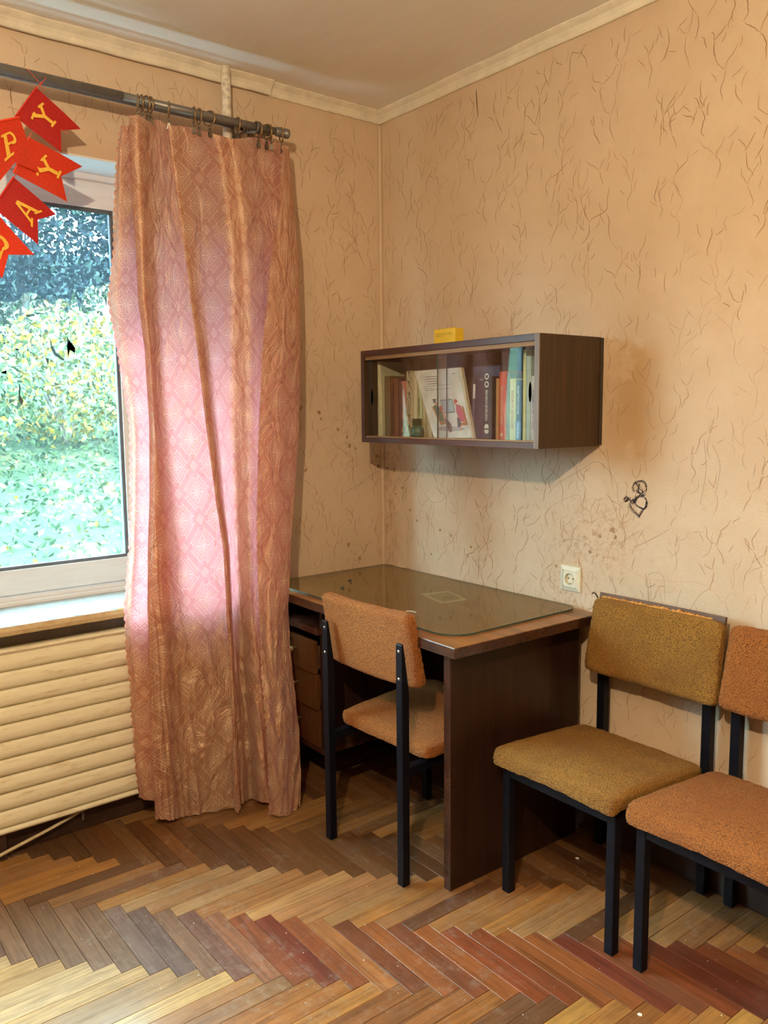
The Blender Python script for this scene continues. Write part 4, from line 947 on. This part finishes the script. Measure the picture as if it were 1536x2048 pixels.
# ---- things in the cabinet
FLZ = zin+.0002
def text_mesh(s, size, bold=0):
    cu = bpy.data.curves.new('txt', 'FONT'); cu.body = s; cu.size = size; cu.align_x = 'CENTER'; cu.align_y = 'CENTER'; cu.resolution_u = 2; cu.offset = bold
    t = bpy.data.objects.new('txt', cu); me = bpy.data.meshes.new_from_object(t); bpy.data.objects.remove(t); return me
def spine_text(parent, s, m, x, y, zc, length, height, up=True, name='spine_title'):
    me = text_mesh(s, 1.0, .012)
    xs = [v_.co.x for v_ in me.vertices]; ys = [v_.co.y for v_ in me.vertices]
    if not xs: return
    sx, sy = length/(max(xs)-min(xs)), height/(max(ys)-min(ys))
    for v_ in me.vertices:
        a, b = v_.co.x*sx, v_.co.y*sy
        v_.co = (x-b, y-.0004, zc+a) if up else (x+a, y-.0004, zc+b)
    me.materials.append(m); o = bpy.data.objects.new(name, me); COL.objects.link(o); o.parent = parent; o.matrix_parent_inverse = Matrix.Translation(-Vector(parent.location)); return o
PAGES = plain('page_block', (.66, .57, .40), .8, var=.2, sc=120)
PAPERM = {}
def colm(c, r=.5):
    k = tuple(c)+(r,)
    if k not in PAPERM: PAPERM[k] = plain('cover_'+str(len(PAPERM)), c, r, var=.15, sc=30)
    return PAPERM[k]
def book(x0, x1, h, depth, c, lab, y=-.224, name='book', lean=0, hard=True, cat='book', curved=True):
    o = empty(name, ((x0+x1)/2, y, FLZ)); w_ = x1-x0; t = .0018
    bm = bmesh.new(); hw = w_/2
    if curved and w_ > .012:
        n = 8; pts = [(-hw+w_*i/n, -.0035*math.sin(PI*i/n)) for i in range(n+1)]
        poly = [(x, yy, 0) for x, yy in pts]+[(hw, depth, 0), (hw-t, depth, 0), (hw-t, .003, 0), (-hw+t, .003, 0), (-hw+t, depth, 0), (-hw, depth, 0)]
    else: poly = [(-hw, 0, 0), (hw, 0, 0), (hw, depth, 0), (hw-t, depth, 0), (hw-t, .003, 0), (-hw+t, .003, 0), (-hw+t, depth, 0), (-hw, depth, 0)]
    prism(bm, poly, (0, 0, h)); obj('cover', bm, colm(c), o)
    bm = bmesh.new(); box(bm, (-hw+t, .003, .003), (hw-t, depth-.004, h-.003)); obj('pages', bm, PAGES, o)
    tag(o, lab, cat, 'books in the glass cabinet'); return o
INK = colm((.03, .025, .02)); GOLDI = colm((.62, .50, .25)); WHI = colm((.75, .73, .65)); REDI = colm((.45, .04, .03))
def X(px, y=-.227): return at(px, 800, 1, y).x
def H(py, px, y=-.227): return at(px, py, 1, y).z-FLZ
def bar(parent, x0, x1, z0, z1, m, y, name='print'):
    bm = bmesh.new(); vs_ = [bm.verts.new(p) for p in ((x0, y-.0004, z0), (x1, y-.0004, z0), (x1, y-.0004, z1), (x0, y-.0004, z1))]; bm.faces.new(vs_)
    o = obj(name, bm, m); o.parent = parent; o.matrix_parent_inverse = Matrix.Translation(-Vector(parent.location)); return o
def prints(parent, polys, m, y, name='print'):
    bm = bmesh.new()
    for poly in polys: bm.faces.new([bm.verts.new((x, y-.0005, z)) for x, z in poly])
    o = obj(name, bm, m); o.parent = parent; o.matrix_parent_inverse = Matrix.Translation(-Vector(parent.location)); return o
# 1 curled cream booklet at the left end
o = empty('booklet', (.300, -.234, FLZ)); tag(o, 'tall curled cream booklet at the left end of the cabinet shelf', 'booklet', None)
bm = bmesh.new(); n = 18; rows = []; hh = H(724, 757)
for i in range(n+1):
    t = i/n; zz = hh*t; sp = .004*math.sin(t*PI)+.003*noise.noise(Vector((t*4, 0, 0))); xa = -.028+sp*.6-.002; wf = lerp(.027, .019, t)+.010*(1-t)**3; wf = min(wf, .029-.006*t)
    rows.append([bm.verts.new(p) for p in ((xa, -.004, zz), (xa+.012, -.010, zz), (xa+wf, -.003, zz), (xa+wf-.006, .12, zz), (xa+.003, .12, zz))])
for i in range(n):
    for k in range(5): bm.faces.new((rows[i][k], rows[i][(k+1) % 5], rows[i+1][(k+1) % 5], rows[i+1][k]))
bm.faces.new(rows[0][::-1]); bm.faces.new(rows[-1]); obj('cover', bm, colm((.68, .62, .40), .6), o, False)
book(X(768), X(779), H(752, 775), .15, (.20, .13, .06), 'worn brown unmarked book beside the cream booklet')
b = book(X(780), X(795), H(757, 787), .15, (.24, .085, .04), 'reddish brown book with a black vertical title', name='book'); spine_text(b, 'ПОПУЛЯРНАЯ ИСТОРИЯ ЕВРЕЕВ', INK, (X(780)+X(795))/2, -.228, FLZ+.105, .175, .011)
book(X(796), X(800.5), H(760, 798), .15, (.12, .04, .022), 'thin dark maroon book between the reddish brown and the pink book')
b = book(X(801), X(811), H(762, 806), .14, (.52, .16, .10), 'pinkish red paperback with a small drawing at the foot of its spine'); xc = (X(801)+X(811))/2
spine_text(b, 'ТАЙНЫ И СУДЬБЫ', INK, xc-.006, -.228, FLZ+.14, .11, .008); prints(b, [[(xc-.012, FLZ+.012), (xc+.012, FLZ+.012), (xc+.010, FLZ+.05), (xc, FLZ+.075), (xc-.009, FLZ+.05)]], colm((.20, .05, .03)), -.228, 'drawing'); prints(b, [[(xc-.008, FLZ+.02), (xc+.002, FLZ+.02), (xc, FLZ+.045)], [(xc+.003, FLZ+.05), (xc+.01, FLZ+.04), (xc+.008, FLZ+.06)]], colm((.75, .42, .12)), -.2285, 'drawing')
b = book(X(812), X(824), H(742, 818), .15, (.60, .50, .29), 'cream book with a black folk ornament on its spine', curved=False); xc = (X(812)+X(824))/2; hw = (X(824)-X(812))/2*.8; polys = []
for zc in (.225, .19, .15, .07, .03):
    for s in (-1, 1):
        polys += [[(xc-s*hw, FLZ+zc+.016), (xc-s*hw+.003, FLZ+zc+.017), (xc+s*hw, FLZ+zc-.016), (xc+s*hw-.003, FLZ+zc-.017)]]
    polys += [[(xc-.004, FLZ+zc+.010), (xc, FLZ+zc+.018), (xc+.004, FLZ+zc+.010), (xc, FLZ+zc+.004)]]
prints(b, polys, INK, -.2245, 'ornament'); spine_text(b, 'КНЯЖНА\nОБЕРЕГИ\nСИЛА', INK, xc, -.2245, FLZ+.11, .045, .022)
book(X(825.5), X(833), H(745, 829), .15, (.62, .55, .36), 'plain pale book right of the folk ornament book')
b = book(X(834.5), X(843), H(748, 840), .15, (.42, .47, .25), 'pale green book partly behind the leaning magazine'); spine_text(b, 'УЗОРЫ', INK, (X(834.5)+X(843))/2, -.228, FLZ+.11, .06, .010)
b = book(X(844), X(849), H(775, 847), .13, (.50, .44, .26), 'narrow cream book with black vertical lettering behind the sharpener'); spine_text(b, 'ВЫШИВКА', INK, (X(844)+X(849))/2, -.2245, FLZ+.10, .08, .007)
book(X(850), X(862), H(790, 856), .14, (.56, .49, .30), 'short cream book left of the leaning magazine foot')
# 8 leaning magazine, cover to the room
mg = empty('magazine', (X(905, -.25), -.25, FLZ)); tag(mg, 'white illustrated magazine leaning in the cabinet, cover to the room', 'magazine')
q4 = [at(829, 742, 1, -.236), at(917, 735, 1, -.236), at(944, 876, 1, -.262), at(868, 876, 1, -.262)]
for p in q4[2:]: p.z = max(p.z, FLZ+.0008)
nrm = (q4[1]-q4[0]).cross(q4[3]-q4[0]).normalized()
if nrm.y > 0: nrm = -nrm
def under0(o, p): o.parent = p; o.matrix_parent_inverse = Matrix.Translation(-Vector(p.location)); return o
bm = bmesh.new(); prism(bm, q4, -nrm*.001); under0(obj('cover', bm, colm((.74, .72, .66), .45)), mg)
bm = bmesh.new(); ed = (q4[1]-q4[0]).normalized(); q5 = [q4[0]+ed*.003-nrm*.0012, q4[1]+ed*.012-nrm*.0012, q4[2]+ed*.006-nrm*.0012, q4[3]+ed*.003-nrm*.0012]; prism(bm, q5, -nrm*.012); under0(obj('pages', bm, PAGES), mg)
def mq(a, b, k=.0004): return q4[0].lerp(q4[1], a).lerp(q4[3].lerp(q4[2], a), b)+nrm*k
def mprint(name, polys, m, k=.0004):
    bm = bmesh.new()
    for poly in polys: bm.faces.new([bm.verts.new(mq(a, b, k)) for a, b in poly])
    return under0(obj(name, bm, m), mg)
def mline(a0, b0, a1, b1, w_=.006): return [(a0, b0), (a1, b1), (a1, b1+w_), (a0, b0+w_)]
R = random.Random(3)
mprint('caption', [mline(.22, .10+.035*i, .22+.27+R.uniform(-.02, .03), .098+.035*i, .011) for i in range(4)]+[mline(.12, .245, .75, .225, .006), mline(.10, .275, .32, .27, .006), mline(.12, .30, .72, .285, .006)], colm((.16, .15, .15)))
mprint('pen_mark', [mline(.05, .12, .17, .06, .005), mline(.10, .08, .11, .19, .012), mline(.15, .08, .18, .17, .012), mline(.19, .06, .21, .17, .012), mline(.68, .06, .70, .12, .01), mline(.70, .11, .74, .07, .01), mline(.84, .06, .86, .13, .012), mline(.85, .08, .90, .07, .012), mline(.90, .05, .91, .12, .012)], colm((.22, .20, .22)), .0005)
def ell(cx, cy, rx, ry, n=14, rot=0): return [(cx+rx*math.cos(2*PI*k/n)*math.cos(rot)-ry*math.sin(2*PI*k/n)*math.sin(rot), cy+rx*math.cos(2*PI*k/n)*math.sin(rot)*.6+ry*math.sin(2*PI*k/n)*math.cos(rot)) for k in range(n)]
mprint('drawing', [ell(.52, .87, .36, .035)], colm((.42, .40, .42)), .0005)
mprint('drawing', [[(.43, .45), (.72, .44), (.72, .64), (.43, .65)]], colm((.16, .24, .22)), .0006); mprint('drawing', [[(.45, .465), (.70, .455), (.70, .62), (.45, .63)]], colm((.42, .52, .58)), .0007)
mprint('drawing', [[(.18, .55), (.22, .54), (.30, .75), (.44, .76), (.45, .80), (.28, .81)], [(.90, .55), (.94, .55), (.97, .82), (.74, .83), (.74, .79), (.90, .78)]], colm((.45, .17, .05)), .0008)
mprint('drawing', [[(.22, .54), (.30, .51), (.36, .55), (.42, .68), (.40, .76), (.30, .76)]], colm((.07, .13, .07)), .0009)
mprint('drawing', [[(.38, .70), (.46, .72), (.56, .80), (.54, .91), (.46, .92), (.44, .82)]], colm((.16, .10, .08)), .0010)
mprint('drawing', [[(.78, .52), (.88, .54), (.93, .72), (.88, .78), (.78, .76), (.75, .62)]], colm((.55, .10, .14)), .0009)
mprint('drawing', [[(.74, .70), (.82, .74), (.78, .86), (.70, .84)]], colm((.10, .09, .10)), .0010)
mprint('drawing', [ell(.285, .475, .035, .03), ell(.29, .445, .055, .012)], colm((.04, .04, .05)), .0010); mprint('drawing', [ell(.315, .505, .035, .026), ell(.77, .50, .032, .026), [(.76, .84), (.79, .84), (.79, .90), (.75, .90)], [(.40, .62), (.45, .61), (.46, .72), (.41, .73)]], colm((.62, .32, .20)), .0011)
mprint('drawing', [ell(.79, .475, .045, .026), ell(.40, .58, .03, .05)], colm((.50, .08, .04)), .0012)
# right half of the shelf
b = book(X(935), X(941), H(757, 938), .12, (.32, .02, .03), 'narrow crimson book right of the magazine', y=-.17)
nb = book(X(946, -.185), X(1000, -.185), H(733, 965, -.185), .012, (.035, .035, .075), 'large dark navy book turned face out behind the black book', y=-.185, curved=False)
prints(nb, [[(X(948, -.185), FLZ+.04), (X(949, -.185), FLZ+.04), (X(947.5, -.185), FLZ+.19), (X(946.5, -.185), FLZ+.19)], [(X(960, -.185), FLZ+.195), (X(992, -.185), FLZ+.20), (X(992, -.185), FLZ+.203), (X(960, -.185), FLZ+.199)]]+[[(X(958, -.185)+.004*k, FLZ+.195+.006*(k % 2)), (X(958, -.185)+.004*k+.003, FLZ+.197+.006*(k % 2)), (X(958, -.185)+.004*k+.002, FLZ+.204)] for k in range(12)], colm((.30, .28, .28)), -.185, 'ornament')
o = empty('pen', (X(948, -.242), -.242, FLZ)); tag(o, 'slim white capped pen standing in front of the navy book', 'pen')
bm = bmesh.new(); tube(bm, [(0, 0, .0), (0, 0, .012), (0, 0, .013), (0, .003, .14)], [.0025, .0035, .0030, .0028], 10); obj('barrel', bm, colm((.12, .12, .16), .3), o, True)
bm = bmesh.new(); tube(bm, [(0, .003, .135), (0, .004, .180), (0, .004, .182)], [.0042, .0042, .003], 10); obj('cap', bm, colm((.72, .72, .70), .3), o, True); bm = bmesh.new(); box(bm, (-.0025, -.0045, .0), (.0025, .0045, .022), .001); obj('tip', bm, colm((.65, .65, .66), .3), o)
o.location.x = X(947, -.242)
bk_ = book(X(965), X(983), H(753, 973), .15, (.018, .028, .028), 'thick black book with white vertical lettering'); xc = (X(965)+X(983))/2
spine_text(bk_, 'ГРИГОРИЙ КЛИМОВ', WHI, xc, -.228, FLZ+.112, .098, .013); prints(bk_, [[(xc+.013*math.cos(2*PI*k/16)*.75, FLZ+zc+.010*math.sin(2*PI*k/16)) for k in range(16)] for zc in (.205, .180, .042, .030)], WHI, -.2282, 'emblem'); prints(bk_, [[(xc+.006*math.cos(2*PI*k/10), FLZ+zc+.006*math.sin(2*PI*k/10)) for k in range(10)] for zc in (.205, .180)], colm((.018, .028, .028)), -.2286, 'emblem')
b = book(X(990.5), X(996.5), H(757, 994), .14, (.46, .22, .07), 'thin orange brown book between the black and the red orange book'); spine_text(b, 'ЗЕМНОЕ И НЕБЕСНОЕ', INK, (X(990.5)+X(996.5))/2, -.2245, FLZ+.105, .13, .008)
b = book(X(997.5), X(1011), H(743, 1004), .15, (.62, .085, .03), 'red orange book with a gold vertical title'); xc = (X(997.5)+X(1011))/2; spine_text(b, 'ТАЙНЫ ДРЕВНИХ РУСОВ', GOLDI, xc, -.228, FLZ+.108, .125, .012); prints(b, [[(xc+.006*math.cos(2*PI*k/12), FLZ+.018+.006*math.sin(2*PI*k/12)) for k in range(12)]], GOLDI, -.2282, 'emblem')
book(X(1012), X(1017.5), H(745, 1015), .14, (.20, .16, .13), 'grey brown book right of the red orange book')
b = book(X(1018.5), X(1030), H(757, 1024), .15, (.66, .53, .27), 'cream yellow book with a red lettered title', curved=False); xc = (X(1018.5)+X(1030))/2; spine_text(b, 'БОЖИЙ НАРОД', REDI, xc, -.2245, FLZ+.098, .118, .014)
b = book(X(1031.5), X(1043), H(760, 1037), .15, (.03, .04, .075), 'navy book with white lettering and a paler foot'); xc = (X(1031.5)+X(1043))/2; spine_text(b, 'НАЧАЛО И КОНЕЦ ВРЕМЕН', WHI, xc, -.228, FLZ+.128, .088, .010); prints(b, [[(X(1032), FLZ+.004), (X(1042.5), FLZ+.004), (X(1042.5), FLZ+.062), (X(1032), FLZ+.062)]], colm((.10, .15, .27)), -.2279, 'band'); spine_text(b, 'Юрий Ефимов', WHI, xc, -.2284, FLZ+.033, .045, .008)
book(X(1044.5), X(1050), H(700, 1047), .15, (.66, .62, .24), 'tall book in the pale yellow of the window reflection near the right end of the shelf')  # yellow of the window's reflection in the door put into a book
b = book(X(1051), X(1060), H(712, 1055), .15, (.42, .56, .55), 'tall book in the pale mint of the window reflection near the right end of the shelf')  # pale mint of the same reflection put into a book cover
b = book(X(1061), X(1074), H(752, 1068), .15, (.72, .70, .70), 'white book with pink lettering at the right end of the shelf'); xc = (X(1061)+X(1074))/2; spine_text(b, 'РУССКИЕ НАРОДЫ', colm((.45, .22, .30)), xc, -.228, FLZ+.10, .12, .011)
# green sharpener
sp = empty('pencil_sharpener', (at(834, 872, 1, -.2495).x, -.2495, FLZ)); tag(sp, 'round green plastic pencil sharpener with a clear collar behind the cabinet glass', 'sharpener')
GREEN = plain('green_plastic', (.015, .13, .085), .32, var=.1)
bm = bmesh.new(); rr = .0188*1.0
lathe(bm, [(.010, 0), (.0150, .002), (.0180, .008), (.0190, .016), (.0187, .024), (.0160, .031), (.0120, .034), (.0095, .036)], 32); bm.transform(Matrix.Diagonal((1, .88, 1, 1))); obj('body', bm, GREEN, sp, True)
bm = bmesh.new(); lathe(bm, [(.0185, .0165), (.0195, .0172), (.0195, .0182), (.0185, .019)], 32, cap=False); bm.transform(Matrix.Diagonal((1, .88, 1, 1))); obj('seam', bm, GREEN, sp, True)
bm = bmesh.new(); box(bm, (-.012, -.0162, .0065), (-.001, -.0140, .0085), .0004); box(bm, (.004, -.0162, .0060), (.011, -.0138, .0075), .0003); obj('slot', bm, M['speck'], sp)
g = glassy('green_clear_plastic', (.25, .62, .42), (.1, .35, .22), .25); bm = bmesh.new(); lathe(bm, [(.0115, .036), (.0122, .037), (.0122, .0555), (.0118, .0565), (.0105, .0565), (.0105, .037)], 28, cap=False); obj('collar', bm, g.m, sp, True)
sp.scale = (1.42, 1.34, 1.22)
# yellow box on top
yb = empty('yellow_box', (at(889, 680, 1, -.20).x, -.185, CZ1-.0008)); tag(yb, 'small yellow cardboard box standing on top of the wall cabinet', 'box')
yw = (at(910, 680, 1, -.20)-at(868, 680, 1, -.20)).x/2; yh = .058
bm = bmesh.new(); box(bm, (-yw, -.015, 0), (yw, .025, yh), .0008); obj('carton', bm, plain('yellow_card', (.80, .52, .03), .45, var=.05), yb)
bm = bmesh.new(); prism(bm, [(-yw, -.015, yh), (yw, -.015, yh), (yw, -.013, yh+.003), (-yw, -.013, yh+.0015)], (0, .002, 0)); obj('lid_flap', bm, plain('yellow_card_flap', (.6, .36, .03), .5), yb)
for s_, z_, L_, h_ in (('ВНИМАНИЕ ХРАНИТЬ В СУХОМ МЕСТЕ', .043, .085, .0028), ('БЕРЕЧЬ ОТ ДЕТЕЙ И ВЛАГИ ВСЕГДА', .0385, .085, .0028), ('НЕ ВСКРЫВАТЬ', .034, .03, .0028)):
    me = text_mesh(s_, 1); xs = [v_.co.x for v_ in me.vertices]; ys = [v_.co.y for v_ in me.vertices]
    for v_ in me.vertices: v_.co = ((v_.co.x-min(xs))/(max(xs)-min(xs))*L_-.052 if False else v_.co.x, v_.co.y, 0)
    x0_, sx = min(xs), L_/(max(xs)-min(xs)); sy = h_/(max(ys)-min(ys))
    for v_ in me.vertices: v_.co = (-yw*.82+(v_.co.x-x0_)*sx, -.0156, z_+v_.co.y*sy)
    me.materials.append(INK); o = bpy.data.objects.new('fine_print', me); COL.objects.link(o); o.parent = yb
bm = bmesh.new(); bm.faces.new([bm.verts.new((-yw*.3+yw*.9*(.5+.5*math.cos(t)), -.0156, .001+.012*math.sin(t))) for t in [PI*k/12 for k in range(13)]]); obj('white_patch', bm, WHI, yb)

# ------------------------------------------------------------------ crumbs on the floor and the seats
for px, py, s_, lab in ((1280, 2030, .006, 'white scrap on the red parquet near the lower right corner'), (1155, 1717, .006, 'white scrap on the floor beside the desk side panel')):
    p = at(px, py, 2, 0); bm = bmesh.new(); prism(bm, [p+Vector((s_*a, s_*b, .0002)) for a, b in ((-1, -.6), (.2, -.9), (1, -.1), (.3, .8), (-.7, .6))], (0, 0, .0016)); tag(obj('paper_scrap', bm, M['white_scrap']), lab, 'scrap')
R = random.Random(31); bm = bmesh.new()
for k in range(80):
    p = at(R.uniform(20, 1500), R.uniform(1660, 2040), 2, 0)
    if p.x < .1 or p.y > -.1 or (p.x < 1.12 and p.y > -.64): continue
    s_ = R.uniform(.0006, .0017); prism(bm, [p+Vector((s_*math.cos(a), s_*math.sin(a), .0001)) for a in (0, 1.3, 2.6, 4, 5.2)], (0, 0, .0008))
tag(obj('floor_crumbs', bm, M['white_scrap']), 'tiny pale crumbs scattered over the parquet', 'crumbs', None, 'stuff')

# ------------------------------------------------------------------ outside the window
bm = bmesh.new(); nx, ny = 30, 40; gridg = []
def gz(x, y): d = -x; return -1.9+.30*max(0, d-3)+.25*noise.noise(Vector((x*.25, y*.25, 0)))
for i in range(nx+1):
    gridg.append([bm.verts.new((lerp(-1.2, -40, (i/nx)**1.5), lerp(-40, 40, k/ny), gz(lerp(-1.2, -40, (i/nx)**1.5), lerp(-40, 40, k/ny)))) for k in range(ny+1)])
for i in range(nx):
    for k in range(ny): bm.faces.new((gridg[i][k], gridg[i+1][k], gridg[i+1][k+1], gridg[i][k+1]))
o = struct(obj('ground', bm, M['grass'], None, True)); o['label'] = 'grassy bank outside the window'
def leaf_mesh(name, pts, mats, parent, size, seed):
    R = random.Random(seed); bm = bmesh.new()
    for p in pts:
        a = Vector((R.gauss(0, 1), R.gauss(0, 1), R.gauss(0, .8))).normalized(); b = a.orthogonal().normalized(); b.rotate(Matrix.Rotation(R.uniform(0, 6.3), 3, a)); c = a.cross(b); s_ = size*R.uniform(.6, 1.3)
        f = bm.faces.new([bm.verts.new(p+q) for q in (b*s_, c*s_*.5+a*s_*.1, -b*s_*.8, -c*s_*.5+a*s_*.1)]); x_ = R.random(); f.material_index = 0 if x_ < .5 else (1 if x_ < .8 else 2)
    o = obj(name, bm, None, parent)
    for m in mats: o.data.materials.append(m)
    o['kind'] = 'stuff'; return o
LG2 = plain('light_green_leaf', (.034, .060, .016), .6, var=.3, sc=3)
def shrub(x, y, r, h, mats, lab, seed, n=2600, cat='shrub', name='shrub', trunk=0):
    z = gz(x, y); o = empty(name, (x, y, z)); R = random.Random(seed); pts = []
    bm = bmesh.new()
    if trunk:
        tube(bm, smooth_path([(0, 0, -.1), (.05, .08, trunk*.5), (-.05, .02, trunk+h*.4)], 5), [.16-.1*i/10 for i in range(11)], 8)
    for k in range(7):
        a = R.uniform(0, 6.3); q = R.uniform(.3, .9)*r; tube(bm, smooth_path([(0, 0, trunk*.9), (q*.4*math.cos(a), q*.4*math.sin(a), trunk+h*.4), (q*math.cos(a), q*math.sin(a), trunk+h*R.uniform(.6, .95))], 4), [.035-.0035*i for i in range(9)], 5)
    obj('stem' if not trunk else 'trunk', bm, M['bark'], o, True)
    while len(pts) < n:
        v_ = Vector((R.uniform(-1, 1), R.uniform(-1, 1), R.uniform(-1, 1)))
        if .25 < v_.length < 1 and R.random() < v_.length: pts.append(Vector((v_.x*r, v_.y*r, trunk+h*.5+v_.z*h*.5)))
    leaf_mesh('foliage', pts, mats, o, .075 if not trunk else .10, seed); tag(o, lab, cat); return o
for (x, y, r, h, mats, lab) in ((-11.4, .4, 1.15, 2.3, ('leaf_g', 'lg2', 'leaf_y'), 'yellowing shrub on the bank outside at the left edge of the pane'), (-12.2, 2.5, 1.2, 2.5, ('lg2', 'leaf_y', 'leaf_y'), 'bright yellow shrub on the bank outside the middle of the pane'),
        (-11.2, 4.4, 1.1, 2.2, ('leaf_g', 'leaf_y', 'lg2'), 'green and yellow shrub on the bank outside, behind the curtain edge'), (-12.6, -1.9, 1.2, 2.3, ('leaf_g', 'lg2', 'leaf_y'), 'green shrub on the bank outside, beyond the left edge of the pane')):
    shrub(x, y, r, h, [LG2 if q == 'lg2' else M[q] for q in mats], lab, int(x*-7), 2600)
for (x, y, lab) in ((-16.5, -.9, 'dark tree outside high on the bank at the left'), (-17.2, 3.2, 'dark tree outside high on the bank straight ahead'), (-16.6, 7.4, 'dark tree outside high on the bank behind the curtain')):
    shrub(x, y, 2.4, 5.9, [M['leaf_d'], M['leaf_d'], M['leaf_g']], lab, int(y*9+50), 7500, 'tree', 'tree', .5)
R = random.Random(77); pts = []
for k in range(1500):
    x, y = R.uniform(-15, -6), R.uniform(-4, 9); pts.append(Vector((x, y, gz(x, y)+.03)))
o = leaf_mesh('fallen_leaves', pts, [M['leaf_y'], LG2, M['leaf_y']], None, .06, 9); tag(o, 'yellow fallen leaves scattered on the grass bank outside', 'leaves')
pts = []
for k in range(9000):
    x, y = -5.5-9*R.random(), R.uniform(-4, 9); pts.append(Vector((x, y, gz(x, y)+R.uniform(.0, .12))))
o = leaf_mesh('grass_tufts', pts, [M['leaf_g'], LG2, M['leaf_g']], None, .07, 10); tag(o, 'rough green grass covering the bank outside', 'grass')
